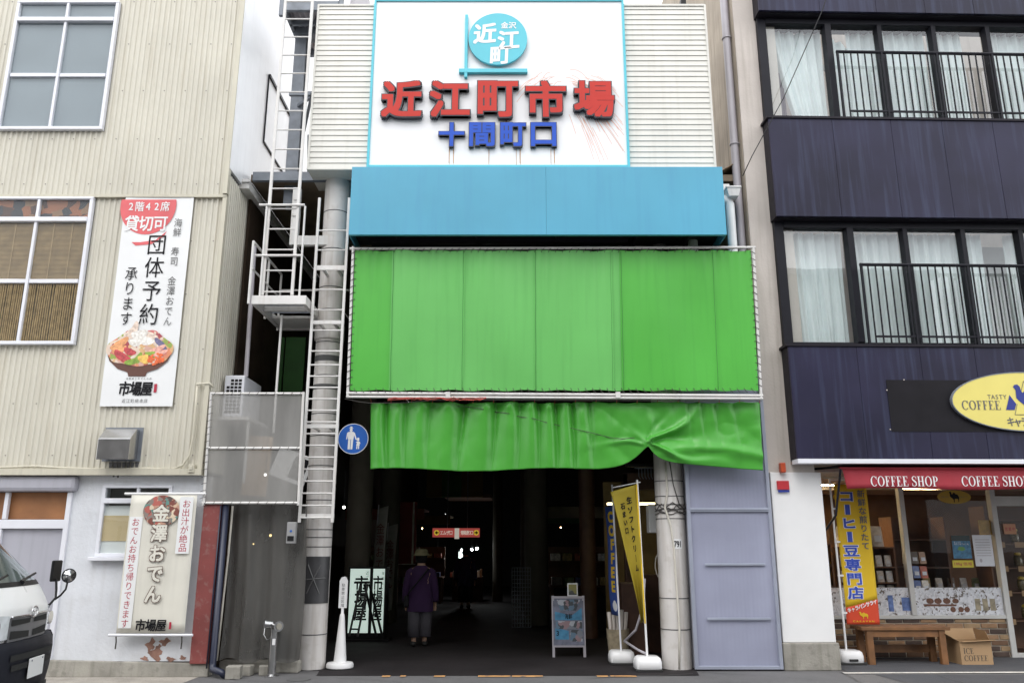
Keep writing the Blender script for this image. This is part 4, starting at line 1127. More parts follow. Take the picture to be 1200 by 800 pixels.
# loose hanging valance, caught up near its right third
t = thing('tarpaulin_valance', (.7,10.52,2.4), 'loose green tarpaulin valance hanging in folds and gathered up at right', 'tarpaulin')
VY = 10.53
VX0, VX1 = -1.87, 3.27
vzt = WZ(470.5,VY)
PXc = WX(759,523,VY); PZc = WZ(523,VY)
def hem(x):
    base = WZ(550,VY)
    base += .02*math.sin(x*3.1)
    d = x-PXc
    up = .15*math.exp(-(abs(d)/.16)**1.3) + .16*math.exp(-(abs(d)/.38)**1.5)
    if d > 0: up = .15*math.exp(-(d/.10)**1.2) + .16*math.exp(-(d/.48)**1.3)
    return base+up
def val(u,v):
    x = VX0+(VX1-VX0)*u
    x += (.05*(1-v)-.0)*(1-u)*.7 - .035*(1-v)*u
    zb_ = hem(x)
    scal = .014*abs(math.sin(u*math.pi*19))+.006*math.sin(u*31)
    z = zb_+(vzt-scal-zb_)*v
    y = VY
    dx, dz = x-PXc, (z-PZc)
    r = math.hypot(dx,dz)+1e-3
    wl = 1/(1+math.exp((x-1.05)*6)); wr = 1-wl
    # hung from ties: vertical folds with narrow valleys, each its own width and depth
    ph = u*math.pi*17.0 + 1.3*math.sin(u*13) + .35*math.sin(v*2.0+u*9)
    dep = .075+.03*math.sin(u*23+2)
    y += wl*dep*((1-abs(math.sin(ph)))**2.2)*(.45+.55*v)
    y += wl*.030*math.sin(ph*2+.8)*(.5+.5*v)
    y += wl*.018*math.exp(-((v-.93)/.06)**2)*math.sin(u*math.pi*38)
    # gathered knot: a few unequal folds run out of it
    for a0, ln, am, wd in ((88,.36,.055,.07),(60,.42,-.045,.075),(36,.9,.065,.060),(16,.8,-.035,.10),(-14,.7,.060,.06),(128,.30,.040,.10),(176,.55,.035,.06)):
        ca, sa = math.cos(R(a0)), math.sin(R(a0))
        al = dx*ca+dz*sa; pe = -dx*sa+dz*ca + .05*math.sin(al*6+a0)
        if al > 0:
            w_ = wd*(.25+.9*al)
            y -= am*math.exp(-(pe/w_)**2)*math.exp(-(al/ln)**2)*min(1,al/.08)
    ph2 = x*13.5+.9*math.sin(x*5.1)+dz*1.2
    y += wr*.055*((1-abs(math.sin(ph2)))**2)*max(0,v-.15)*math.exp(-((x-2.9)/.75)**4)
    y += wr*.040*math.exp(-((dz+.10-.22*dx+.16*dx*dx)/.07)**2)*min(1,max(0,dx-.05)/.2)*(-1)
    q = NOI(Vector((x*2.1,z*2.6,3.1)))
    y += (.008+.016*wr)*(1-abs(q))**2
    y += (.004+.010*wr)*NOI(Vector((x*7.3,z*6.1,7.7)))
    y -= .05*math.exp(-(r/.10)**2)
    return (x,y,z)
MB().grid(val, 300, 56).build('cloth', M['tarp2'], t, smooth=True, solid=.004)
b = MB()
for i in range(20):
    u = (i+.02)/19.04; p = val(min(1,u),1)
    b.tube([(p[0],p[1]-.01,p[2]-.012),(p[0]+.004,p[1]-.018,p[2]+.02),(p[0],TY,p[2]+.05)],.004,4)
b.build('tie', M['ropered'], t)
b = MB()
pts = [val(.225+.45*i/14,1-.04-.60*(i/14)**1.2) for i in range(15)]
pts = [(p[0],p[1]-.014,p[2]) for p in pts]
b.tube(pts,.004,5)
b.build('pull_cord', M['rope'], t)
b = MB(); rr = random.Random(5)
for j in range(4):
    pts = []
    for i in range(16):
        s = i/15; p = TP(455+115*s,467.5); pts.append((p[0],TY-.03-.004*j,p[2]+rr.uniform(-.025,.02)))
    b.tube(pts,.004,4)
tag(b.build('tangled_rope', M['ropered']), 'loose red cords lying along the lower scaffold tube', 'cord')
b = MB()
p0 = TP(404,467); b.tube([p0,TP(420,470.5),TP(432,472),TP(470,472),TP(505,469),TP(560,468.5),TP(700,469),TP(893,470)],.004,5)
tag(b.build('top_rope', M['rope']), 'dark rope along the top edge of the green valance', 'rope')

# ------------------------------------------------------------------ round blue pedestrian sign
RX_, RZ_ = W(414,514,10.72)
t = thing('pedestrian_sign', (RX_,10.72,RZ_-.2), 'round blue traffic sign with white adult and child figures', 'traffic sign')
fr_ = frontal(10.72)
MB().flat(ell(RX_,RZ_,.202,.202,56), fr_, 0, .012).build('rim', M['white'], t)
MB().flat(ell(RX_,RZ_,.193,.193,56), fr_, .0135).build('plate', M['signblue'], t)
b = MB(); d = .016
def rel(pts, dd=d): b.flat([(RX_+x,RZ_+z) for x,z in pts], fr_, dd)
hx = -.03
rel(ell(hx,.115,.020,.024,16)); rel([(hx-.032,.140),(hx-.012,.152),(hx+.014,.152),(hx+.03,.138)], d+.0002); rel([(hx-.014,.148),(hx+.014,.148),(hx+.012,.162),(hx-.012,.162)], d+.0003)
rel([(hx-.05,.08),(hx-.03,.092),(hx+.03,.092),(hx+.048,.08),(hx+.034,-.01),(hx-.036,-.01)])
rel([(hx-.052,.079),(hx-.038,.07),(hx-.048,.0),(hx-.062,-.015)], d+.0004); rel([(hx+.05,.079),(hx+.036,.066),(hx+.062,-.01),(hx+.078,-.02),(hx+.08,-.008)], d+.0005)
rel([(hx-.034,-.012),(hx-.003,-.012),(hx-.006,-.14),(hx-.036,-.14)], d+.0001); rel([(hx+.003,-.012),(hx+.033,-.012),(hx+.026,-.14),(hx+.001,-.14)], d+.0001)
cx_ = .068
rel(ell(cx_,-.012,.016,.019,14), d+.0006); rel([(cx_-.016,.002),(cx_+.016,.002),(cx_+.01,.014),(cx_-.01,.014)], d+.0007)
rel([(cx_-.03,-.045),(cx_-.014,-.034),(cx_+.014,-.034),(cx_+.03,-.05),(cx_+.03,-.075),(cx_+.018,-.06),(cx_+.024,-.09),(cx_-.022,-.09),(cx_-.014,-.055)], d+.0006)
rel([(cx_-.018,-.091),(cx_-.003,-.091),(cx_-.006,-.135),(cx_-.019,-.135)], d+.0006); rel([(cx_+.003,-.091),(cx_+.018,-.091),(cx_+.017,-.135),(cx_+.004,-.135)], d+.0006)
b.build('figures', M['white'], t)
b = MB(); b.bar((RX_-.02,10.74,RZ_-.02),(CX1+.15,11.0,RZ_-.02),.03,.03); b.bar((RX_-.01,10.74,RZ_+.1),(CX1+.15,11.0,RZ_+.1),.02,.02); b.build('bracket', M['galv'], t)
# white cone bollard with a sign blade
kx, ky = G(398,783)
t = thing('cone_sign', (kx,ky,0), 'slim white traffic cone with narrow upright sign plate by the left column', 'cone')
b = MB(); b.lathe([(.165,.012),(.172,.02),(.172,.055),(.16,.075),(.10,.085)],(kx,ky,0),28); b.build('base', M['white'], t, smooth=True, angle=40)
MB().lathe([(.12,.0),(.18,.0),(.18,.014),(.12,.016)],(kx,ky,0),28).build('rubber_foot', M['rubber'], t)
MB().lathe([(.085,.075),(.08,.1),(.034,.62),(.026,.66),(.018,.67),(.018,.74)],(kx,ky,0),24).build('cone_body', M['white'], t, smooth=True, angle=40)
b = MB(); b.flat([(kx-.052,.735),(kx+.052,.735),(kx+.052,1.07),(kx+.03,1.115),(kx+.008,1.125),(kx-.03,1.115),(kx-.052,1.07)], frontal(ky-.0), -.015, .015); b.build('sign_plate', M['white'], t)
b = MB()
for i in range(6): put_glyph(b,'駐車禁止区域'[i],frontal(ky),kx,1.02-.05*i,.045,.045,.017)
b.build('lettering', M['inkgrey'], t)
# ------------------------------------------------------------------ translucent sheet door
DY = 10.82
def DP(px,py): x,z = W(px,py,DY); return (x,DY,z)
t = thing('sheet_door', (2.85,DY,0), 'tall lilac translucent sheet door with grey metal trim right of the entrance', 'door')
dL, dR = WX(817,785,DY), WX(915,785,DY)
dz1 = WZ(430,DY)
b = MB(); b.grid(lambda u,v: (dL+(dR-dL)*u, DY+.0005*math.sin(u*math.pi*40)+.008*math.sin(v*7+u*2), .05+(dz1-.05)*v), 96, 10)
b.build('sheet', M['poly'], t, smooth=True)
b = MB(); b.box(dL-.03,dL+.015,DY-.03,DY+.03,.02,dz1); b.box(dR-.015,dR+.03,DY-.03,DY+.03,.02,dz1); b.box(dL+.015,dR-.015,DY-.028,DY+.02,.02,.06)
z = WZ(598,DY); b.box(dL+.015,dR-.015,DY-.034,DY+.02,z-.015,z+.035); b.box(dL+.015,dR-.015,DY-.045,DY-.034,z+.01,z+.02)
for py, a, c in ((661,.16,.9),(724.5,.15,.92)):
    z = WZ(py,DY); b.box(dL+(dR-dL)*a,dL+(dR-dL)*c,DY-.03,DY-.012,z-.014,z+.014)
b.build('trim', M['polyframe'], t, bevel=.003)
b = MB(); b.box(dL-.05,dR+.02,DY+.25,DY+.3,0,dz1+.4); b.build('backing', mat('pale_backing',(.30,.30,.33),.8,var=.3,vs=1.2), t)
b = MB(); b.box(dL+.2,dL+.75,DY+.10,DY+.2,.85,1.15); b.box(dL+.05,dL+.14,DY+.06,DY+.12,.0,dz1); b.box(dR-.3,dR-.22,DY+.06,DY+.12,.0,dz1); b.box(dL+.15,dR-.1,DY+.08,DY+.13,.1,.28); b.build('shadow_board', mat('shadow_board_dark',(.10,.09,.12),.8,var=.2), t)  # dark boards added to show as soft shadows through the sheet
b = MB(); z = WZ(662,DY)
b.tube([oncol(.4,2.0,.02),DP(812,603),DP(836,562),DP(866,521)],.004,4); b.tube([oncol(.6,2.02,.02),DP(826,590),DP(862,548),DP(880,515)],.004,4)
tag(b.build('guy_wire', M['rope']), 'thin dark wires slanting across the lilac sheet door', 'wires')

# ------------------------------------------------------------------ coffee building
def rb(): return MB(RBX)
cb = thing('coffee_building', tuple(RBX((2.5,.2,0))), 'dark violet panelled building with curtained windows above the coffee shop', 'building')
PO = -.25                                   # face of the panels
PL = .31
pan = []
z2b, z2t = RZ(1000,540,PO), RZ(1000,406,PO)
z1b, z1t = RZ(1000,254,PO), RZ(1000,140,PO)
z0b = RZ(1000,14,PO)
XE = 11.0
b = rb()
b.box(0,.62,0,6,2.45,13); b.box(.62,XE,3.2,6,2.45,13); b.box(.62,XE,.42,3.2,2.5,2.72)
b.build('concrete_frame', M['concrete_pale'], cb)
b = rb(); b.box(-.012,-.002,.02,6,2.2,13); b.build('side_face', M['concrete_side'], cb)
b = rb(); b.box(.02,.70,-.005,1.3,.33,2.46); b.build('white_pillar', M['white'], cb, bevel=.01)
b = rb(); b.box(.0,.72,-.05,1.3,0,.33); b.build('pillar_base', M['concrete'], cb, bevel=.015)
seamx = [RX(p,470,PO) for p in (1010,1085,1150,1215,1290,1370)]
for zb0, zt0 in ((z2b+.03,z2t),(z1b,z1t),(z0b,12.9)):
    b = rb(); xs = [PL] + seamx + [XE]
    for i in range(len(xs)-1):
        b.box(xs[i]+.002,xs[i+1]-.002,PO,PO+.04,zb0,zt0)
    b.box(PL+.02,XE,PO+.012,PO+.03,zb0+.01,zt0-.01)
    b.build('facade_panel', M['navypanel'], cb, bevel=.004)
    b = rb(); b.box(PL,PL+.02,PO+.042,.2,zb0,zt0); b.box(PL+.02,XE,PO+.042,.3,zb0-.012,zb0+.02); b.box(PL-.03,XE,PO-.02,.3,zt0,zt0+.035)
    b.build('panel_return', M['navydark'], cb)
b = rb(); b.box(PL-.0,XE,PO-.015,PO+.20,z2b-.03,z2b+.028); b.build('white_soffit_trim', M['alu'], cb)
b = rb(); b.box(PL,XE,PO+.2,1.2,z2b-.02,z2b+.01); b.build('soffit', M['concrete_side'], cb)
# windows, curtains, balcony rails
WO = -.02
mpx = [RX(p,262,WO) for p in (992,1056,1123,1190)]
sp_ = mpx[2]-mpx[1]
while mpx[-1] < XE: mpx.append(mpx[-1]+sp_)
for fl, (zb0, zt0) in enumerate(((z2t+.04, z1b-.015),(z1t+.04, z0b-.015))):
    lx0 = .46
    b = rb(); 
    b.box(PL+.02,lx0,WO-.06,.3,zb0,zt0); b.box(lx0,XE,WO-.07,WO+.06,zb0,zb0+.06); b.box(lx0,XE,WO-.07,WO+.06,zt0-.09,zt0)
    b.box(mpx[0]-.05,mpx[0]+.045,WO-.09,WO+.06,zb0+.06,zt0-.09)
    for m_ in mpx[1:]: b.box(m_-.034,m_+.034,WO-.075,WO+.06,zb0+.06,zt0-.09)
    wf = b.build('window_frame', M['navyframe'], cb, bevel=.004)
    b = rb(); b.quad((lx0,WO,zb0+.05),(XE,WO,zb0+.05),(XE,WO,zt0-.08),(lx0,WO,zt0-.08)); b.build('pane', M['glass_sky'], wf)
    b = rb()
    def cur(xa, xb, flare, seed, dz=0):
        def f(u,v):
            x = xa+(xb-xa)*u + flare*(1-u)*(1-v)**1.5
            y = WO+.16+.032*math.sin(u*(xb-xa)*38+seed+1.2*math.sin(v*2.5+u*4))+.018*math.sin(u*(xb-xa)*83+seed*2)
            return (x,y,zb0+.03+(zt0-zb0-.12-dz*u)*v)
        b.grid(f, max(16,int((xb-xa)*70)), 10)
    if fl == 1:
        cur(lx0+.16,mpx[0]-.03,.28,1); cur(mpx[0]+.03,mpx[0]+.4,0,2,.25); cur(mpx[0]+.36,mpx[2]-.05,0,3); cur(mpx[2],mpx[3]-.3,0,4.2); cur(mpx[3]+.1,XE,0,5)
    else:
        cur(lx0+.02,mpx[0]-.05,.05,1.5); cur(mpx[0]+.02,mpx[1],.0,2.2); cur(mpx[1],mpx[2]+.36,0,3.1); cur(mpx[3]-.1,XE,0,.4)
    b.build('curtain', M['curtain'], wf, smooth=True)
    b = rb()
    if fl == 1:
        b.grid(lambda u,v: (lx0+.02+.30*u, WO+.22+.03*math.sin(u*40), zb0+.05+(zt0-zb0-.3)*v), 30, 2)
        b.build('dark_curtain', M['curtaindark'], wf, smooth=True)
    b = rb()
    if fl == 1: b.box(mpx[0]+.05,mpx[2]-.1,WO+.30,WO+.33,zb0+1.1,zb0+1.2); b.box(lx0+.05,mpx[0],WO+.2,WO+.22,zt0-.30,zt0-.28)
    else: b.box(mpx[2]+.3,mpx[3]+.2,WO+.6,WO+.64,zb0+.02,zt0-.1)
    b.build('inner_rail', M['white'], wf)
    # balustrade
    ro = PO+.03
    bt = zb0+(zt0-zb0)*.625
    b = rb(); x0r = mpx[0]+.03
    b.cyl((x0r,ro,bt),(XE,ro,bt),.024,n=8); b.box(x0r+.12,XE,ro-.012,ro+.012,zb0+.10,zb0+.125); b.box(x0r,x0r+.03,ro-.015,ro+.015,zb0-.03,bt)
    for m_ in mpx[1:]: b.box(m_-.10,m_-.075,ro-.02,ro+.02,zb0-.03,bt); b.bar((m_-.09,ro,bt-.09),(m_-.02,WO-.02,bt-.05),.02,.02)
    rl = b.build('balustrade', M['navyframe'], cb, smooth=True, angle=30)
    b = rb(); x = x0r+.11
    while x < XE: b.box(x-.008,x+.008,ro-.008,ro+.008,zb0+.01,bt); x += .105
    b.build('baluster', M['navyframe'], rl)
# old sign patch and painted marks on the lowest panel
gx0, gz1 = RW(1038,445,PO); gx1, gz0 = RW(1200,506,PO)
b = rb(); b.box(gx0,gx1+.8,PO-.006,PO-.002,gz0,gz1); b.build('old_sign_patch', M['ghost'], cb)
b = rb()
for px, py in ((1039,457),(1043,503),(1059,445)):
    x,z = RW(px,py,PO); b.box(x-.008,x+.008,PO-.009,PO-.0065,z-.007,z+.007)
b.build('paint_fleck', M['concrete_pale'], cb)
# oval sign
ox, oz = RW(1201,471,PO); oa, ob_ = ox-RX(1113.5,471,PO), (RZ(1190,437,PO)-RZ(1190,505,PO))/2
t = thing('oval_sign', tuple(RBX((ox,PO,oz-ob_))), 'yellow oval coffee sign with navy camel and pyramids on dark panels', 'sign')
fo_ = lambda u,v,d: (ox+u, PO-.05-d, oz+v)
b = rb(); b.flat(ell(0,0,oa,ob_,72), fo_, -.04, 0); b.build('oval_board', M['yellow'], t)
b = rb(); 
pts = ell(0,0,oa+.008,ob_+.008,72); pin = ell(0,0,oa-.004,ob_-.004,72)
b.add([fo_(u,v,-.045) for u,v in pts]+[fo_(u,v,.004) for u,v in pts]+[fo_(u,v,.004) for u,v in pin], [(i,(i+1)%72,72+(i+1)%72,72+i) for i in range(72)]+[(72+i,72+(i+1)%72,144+(i+1)%72,144+i) for i in range(72)])
b.build('rim', M['galv'], t)
k = oa/.88
b = rb(); b.flat([(-.265*k,-.10*k),(-.20*k,.075*k),(-.135*k,-.03*k),(-.165*k,-.10*k)], fo_, .004)
cam_ = [(-.145,.17),(-.125,.195),(-.09,.20),(-.065,.175),(-.055,.12),(-.04,.10),(-.015,.13),(.02,.165),(.06,.15),(.09,.105),(.14,.10),(.18,.05),(.2,-.02),(.185,-.07),(.175,-.16),(.155,-.16),(.15,-.06),(.12,-.05),(.04,-.05),(.03,-.09),(.02,-.17),(-.01,-.17),(-.005,-.09),(-.03,-.05),(-.09,.0),(-.125,.04),(-.12,.13),(-.135,.155)]
b.flat([(x*k,y*k) for x,y in cam_], fo_, .0045)
b.flat([(.24*k,-.10*k),(.31*k,.075*k),(.38*k,-.10*k)], fo_, .004)
b.build('camel_emblem', M['navyink'], t)
b = rb()
def line2(x0,y0,x1,y1,w=.006):
    dx,dy = x1-x0,y1-y0; q = math.hypot(dx,dy); nx,ny = -dy/q*w/2, dx/q*w/2
    b.flat([((x0-nx)*k,(y0-ny)*k),((x1-nx)*k,(y1-ny)*k),((x1+nx)*k,(y1+ny)*k),((x0+nx)*k,(y0+ny)*k)], fo_, .0052)
line2(-.17,-.155,-.125,-.03); line2(-.17,-.155,-.02,-.155); line2(-.055,.12,-.01,.24); line2(-.01,.24,.04,.16); line2(-.15,-.155,-.02,-.153)
b.build('pyramid_outline', M['inkgrey'], t)
b = rb(); serif_row(b,'COFFEE',fo_,-.775*k,-.098*k,.105*k,.004,gap=.10,wk=.93); b.build('coffee_lettering', M['inkgrey'], t)
b = rb(); row(b,'TASTY',fo_,-.465*k,-.235*k,.052*k,.07*k,.075*k,.004); b.build('tasty_lettering', M['inkgrey'], t)
b = rb(); row(b,'キャラバンサライ',fo_,-.27*k,.37*k,-.235*k,.098*k,.115*k,.004,off=.02); b.build('name_lettering', M['inkgrey'], t)
# emergency lamp and alarm plate on the pillar
t = thing('alarm_box', tuple(RBX((.06,-.03,2.3))), 'orange red alarm lamp above a red plate on the white pillar', 'alarm')
x,z = RW(916,548,-.02); b = rb(); b.box(x-.035,x+.035,-.09,-.005,z-.065,z+.065); b.build('lamp', mat('alarm_red',(.5,.08,.03),.3), t, bevel=.012)
x,z = RW(918,568,-.02); b = rb(); b.box(x-.085,x+.075,-.03,-.005,z-.06,z+.055); b.build('plate', mat('plate_red',(.5,.03,.04),.4), t, bevel=.004)
b = rb(); b.box(x-.08,x+.07,-.033,-.031,z-.095,z-.065); b.build('strip', M['navyink'], t)
# ------------------------------------------------------------------ drainpipes on the side face
def pipeT(pts, r, m, label, name='drainpipe', clips=()):
    b = MB(); b.tube(pts, r, 12)
    for z in clips: b.cyl((pts[0][0]+(0),pts[0][1],z),(pts[0][0],pts[0][1],z+.02),r*1.25,n=12)
    return tag(b.build(name, m, smooth=True, angle=50), label, 'drainpipe')
yp = 11.0
x0_ = WX(857,110,yp)
pipeT([(x0_-.01,yp,12),(x0_-.01,yp,2.6)], .06, M['greypipe'], 'tall grey drainpipe on the beige side wall of the coffee building', clips=(9.1,7.3,5.6,4.4))
xa, za = W(859,292,10.75); xb, zb_ = W(857,236,10.75)
pipeT([(xa,10.75,za-.2),(xa,10.75,zb_-.05),(xa-.02,10.75,zb_),(xa-.1,10.75,zb_+.04),(xa-.25,10.8,zb_+.04)], .065, M['whitepipe'], 'short white elbow drainpipe at the right end of the blue canopy')
b = MB(); xg, zg = W(858,227,10.7); b.hexa([(xg-.07,10.62,zg-.07),(xg+.07,10.62,zg-.07),(xg+.07,10.8,zg-.07),(xg-.07,10.8,zg-.07)],[(xg-.1,10.6,zg+.05),(xg+.1,10.6,zg+.05),(xg+.1,10.85,zg+.05),(xg-.1,10.85,zg+.05)]); b.box(xg-.11,xg+.11,10.59,10.86,zg+.05,zg+.075)
b.box(xg-.2,xg+.0,10.8,10.9,zg+.10,zg+.2)
tag(b.build('rain_hopper', M['steel'], bevel=.006), 'white rainwater hopper above the elbow drainpipe', 'hopper')
b = MB(); b.add([(2.9,10.95,6.75),(3.38,10.98,7.05),(3.38,12.5,6.9),(2.9,12.5,6.65)], [(0,1,2,3)])
tag(b.build('canvas_flap', mat('tan_canvas',(.22,.15,.09),.9), solid=.01), 'tan canvas flap closing the gap right of the sign', 'canvas')
b = MB()
pts = [DPt for DPt in (W(985,-60,10.2)[0:2], W(966,8,10.2), W(920,112,10.25), W(880,185,10.4), W(868,210,10.5))]
b.tube([(p[0],10.2+.05*i,p[1]) for i,p in enumerate(pts)],.007,6)
tag(b.build('overhead_cable', M['black'], smooth=True), 'thin black overhead cable slanting past the dark windows', 'cable')

# ------------------------------------------------------------------ coffee shop front
GO = 1.15                                  # glass plane behind the pillar face
t = shop = thing('shop_front', tuple(RBX((2.2,GO,0))), 'coffee shop window front with pale frames over a brown brick base', 'shop front')
zbr = RZ(1080,722,GO); zgt = 2.52
f1a = RX(1071,722,GO); f2a = RX(1182,722,GO); gl0 = .68
b = rb(); b.box(gl0,f2a+.03,GO,GO+.25,0,zbr-.03); b.build('mortar', mat('pale_mortar',(.42,.37,.30),.95,bump=.3), shop)
cols = [mat('brick_'+nme,c,.85,var=.2,vs=9,bump=.4,bs=50) for nme,c in (('tan',(.30,.18,.10)),('brown',(.15,.085,.05)),('dark',(.075,.05,.04)),('sand',(.34,.23,.13)))]
bb = [rb() for _ in cols]
rr = random.Random(11)
rowh = zbr/7.2; bw = .245
for r_ in range(8):
    z = .012+r_*rowh; x = gl0 - (r_%2)*bw/2
    while x < f2a:
        a, c = max(x,gl0), min(x+bw-.018, f2a+.03)
        z1 = min(z+rowh-.016, zbr-.035)
        if c-a > .02 and z1-z > .01: bb[rr.choice((0,1,1,2,2,3))].box(a,c,GO-.014,GO+.05,z,z1)
        x += bw
for q, mm in zip(bb, cols): q.build('brick_course', mm, shop, bevel=.004)
b = rb()
b.box(gl0,f2a,GO-.03,GO+.06,zbr-.03,zbr+.02); b.box(gl0,XE,GO-.03,GO+.06,zgt-.05,zgt); b.box(f1a-.035,f1a+.035,GO-.04,GO+.06,zbr+.02,zgt-.05); b.box(f2a-.05,f2a+.03,GO-.04,GO+.06,.0,zgt-.05)
b.box(f2a+.03,XE,GO-.03,GO+.05,2.08,2.22); b.box(f2a+.03,XE,GO-.03,GO+.05,.0,.06)
b.build('frame', mat('pale_grey_frame',(.52,.52,.50),.4), shop, bevel=.004)
b = rb(); b.quad((gl0,GO+.01,zbr),(f2a,GO+.01,zbr),(f2a,GO+.01,zgt),(gl0,GO+.01,zgt)); b.quad((f2a,GO+.015,.06),(XE,GO+.015,.06),(XE,GO+.015,zgt),(f2a,GO+.015,zgt)); b.build('pane', M['glass_shop'], shop)
# printed picture strip along the foot of the glass
pz0, pz1 = zbr+.02, RZ(1080,688,GO)
M['beanpic'] = picture('coffee_print', [(.72,.74,.78),(.6,.62,.66),(.78,.79,.82),(.16,.13,.11),(.70,.72,.76),(.75,.76,.8),(.55,.55,.58),(.74,.76,.8)], 34)
M['printwhite'] = mat('print_white', (.66,.68,.72), .4, var=.08, vs=5)
fg = lambda u,v,d: (u, GO-.004-d, v)
b = rb(); b.box(gl0+.0,f1a-.04,GO-.004,GO-.001,pz0,pz1); b.box(f1a+.04,f2a-.055,GO-.004,GO-.001,pz0,pz1); b.build('picture_strip', M['beanpic'], shop)
b = rb(); x0p, x1p = f1a+.04, f2a-.055; wP = x1p-x0p
for cx, r in ((.17,.052),(.26,.052),(.36,.052),(.46,.045)): b.flat(ell(x0p+wP*cx, pz0+.19, r*1.05, r*.75, 18), fg, .002)
b.flat([(x0p+wP*.1,pz0+.12),(x0p+wP*.46,pz0+.12),(x0p+wP*.47,pz0+.145),(x0p+wP*.09,pz0+.15)], fg, .003)
for cx in (.42,.51,.58): b.flat(ell(x0p+wP*cx, pz0+.075, .04, .038, 14), fg, .002)
b.build('printed_muffin', mat('muffin_brown',(.13,.055,.03),.5,var=.3,vs=30), shop)
b = rb()
for cx in (.68,.765,.85): b.box(x0p+wP*cx,x0p+wP*(cx+.06),GO-.0065,GO-.0045,pz0+.06,pz0+.22)
b.build('printed_jar', mat('jar_print',(.28,.24,.16),.4,var=.4,vs=12), shop)
b = rb(); b.box(RX(1040,700,GO),RX(1046,700,GO)+.0,GO-.0065,GO-.0045,pz0+.05,pz0+.27); b.box(RX(1056,700,GO),RX(1066,700,GO),GO-.0065,GO-.0045,pz0+.06,pz0+.24); b.build('printed_pack', mat('pack_print',(.10,.16,.36),.4,var=.5,vs=14), shop)
# oval stickers on the glass
for px in (996,1118):
    x,z = RW(px,582,GO); fx = lambda u,v,d,x=x,z=z: (x+u, GO-.002-d, z+v)
    s = thing('glass_sticker', tuple(RBX((x,GO,z))), 'small yellow oval camel sticker on the left shop pane' if px < 1050 else 'small yellow oval camel sticker high on the middle shop pane', 'sticker', 'camel stickers on the shop glass')
    b = rb(); b.flat(ell(0,0,.25,.098,36), fx, .001); b.build('oval', mat('sticker_yellow_%d'%px,(.42,.27,.03),.5), s)
    b = rb(); b.flat([(u*.42-.01,v*.42-.005) for u,v in cam_], fx, .002); b.build('camel', M['ink'], s)
    b = rb(); row(b,'COFFEE',fx,-.2,-.08,.0,.03,.03,.002); row(b,'TASTY',fx,.07,.2,.0,.03,.03,.002); b.build('lettering', M['inkgrey'], s)
# posters on the glass
def sheet(px0,py0,px1,py1,m,name,label,cat,off=-.006,extra=None):
    xa,z1 = RW(px0,py0,GO); xb,z0 = RW(px1,py1,GO)
    t = thing(name, tuple(RBX(((xa+xb)/2,GO,z0))), label, cat)
    b = rb(); b.box(xa,xb,GO+off-.002,GO+off,z0,z1); b.build('paper', m, t)
    if extra: extra(t,xa,xb,z0,z1,lambda u,v,d: (xa+(xb-xa)*u, GO+off-.002-d, z0+(z1-z0)*v))
    return t
def p_blue(t,xa,xb,z0,z1,f):
    b = rb(); b.flat([(.25,.38),(.5,.32),(.7,.38),(.62,.5),(.35,.52)],f,.001); b.build('island', mat('island_green',(.12,.3,.08),.5), t)
    b = rb(); row(b,'BLUE',f,.1,.5,.70,.09,.1,.001); row(b,'MOUNTAIN',f,.1,.9,.62,.09,.1,.0012); b.build('lettering', M['white'], t)
    b = rb(); b.flat([(.0,.76),(1,.76),(1,1),(0,1)],f,.0006); b.build('dark_heading', mat('poster_dark',(.03,.05,.05),.5), t)
sheet(1114,627,1139,654,mat('poster_blue',(.04,.17,.30),.4,var=.4,vs=20),'blue_poster','small blue island poster on the shop glass','poster',extra=p_blue)
def p_y(t,xa,xb,z0,z1,f):
    b = rb(); row(b,'100g',f,.05,.45,.5,.16,.5,.001,off=.02); row(b,'価格',f,.5,.95,.5,.2,.5,.001); b.build('lettering', M['inkred'], t)
sheet(1115.5,656,1141,664.5,mat('price_yellow',(.62,.52,.04),.5),'price_card','yellow price strip under the blue poster','price card',extra=p_y)
def p_w(t,xa,xb,z0,z1,f):
    b = rb()
    for i in range(7): b.flat([(.12,.86-.085*i),(.88,.86-.085*i),(.88,.84-.085*i),(.12,.84-.085*i)],f,.001)
    b.flat(ell(.3,.18,.07,.06,14),f,.001); b.build('print_lines', M['greypipe'], t)
sheet(1138.5,626.5,1166,663,M['printwhite'],'white_notice','white printed notice right of the blue poster','notice',extra=p_w)
sheet(1147,609,1168,626,mat('notice_gold',(.36,.22,.03),.6,var=.3,vs=20),'gold_notice','dull gold notice above the white notice','notice',off=.03)
def p_c(t,xa,xb,z0,z1,f):
    b = rb(); row(b,'営業中',f,.05,.95,.5,.26,.4,.001); b.build('lettering', M['inkred'], t)
sheet(1175,613.5,1191,625.5,mat('card_orange',(.55,.28,.16),.6),'orange_card','small orange card on the shop door glass','card',extra=p_c)
# inside the shop
struct('shop_floor', MB(RBX).box(gl0,XE,GO+.26,5.2,-.0,.02), M['darkbrown'])
b = rb(); b.box(gl0,XE,4.6,4.7,.02,2.6); b.box(gl0-.1,gl0-.02,GO+.06,4.6,.02,2.6); b.box(gl0,XE,GO+.3,4.6,2.6,2.66); b.build('shop_interior_wall', mat('shop_wall_brown',(.16,.085,.045),.8,var=.25), shop)
M['shelfwood'] = mat('shelf_wood',(.13,.06,.03),.6,var=.25,vs=4)
def shelf(x0,x1,y0,y1,zs,h,label,name='display_shelf'):
    t = thing(name, tuple(RBX(((x0+x1)/2,(y0+y1)/2,.02))), label, 'shelf')
    b = rb()
    for z in zs: b.box(x0,x1,y0,y1,z-.02,z)
    b.box(x0-.025,x0,y0,y1,.02,h); b.box(x1,x1+.025,y0,y1,.02,h); b.box(x0,x1,y1,y1+.02,.02,h)
    b.build('boards', M['shelfwood'], t); return t
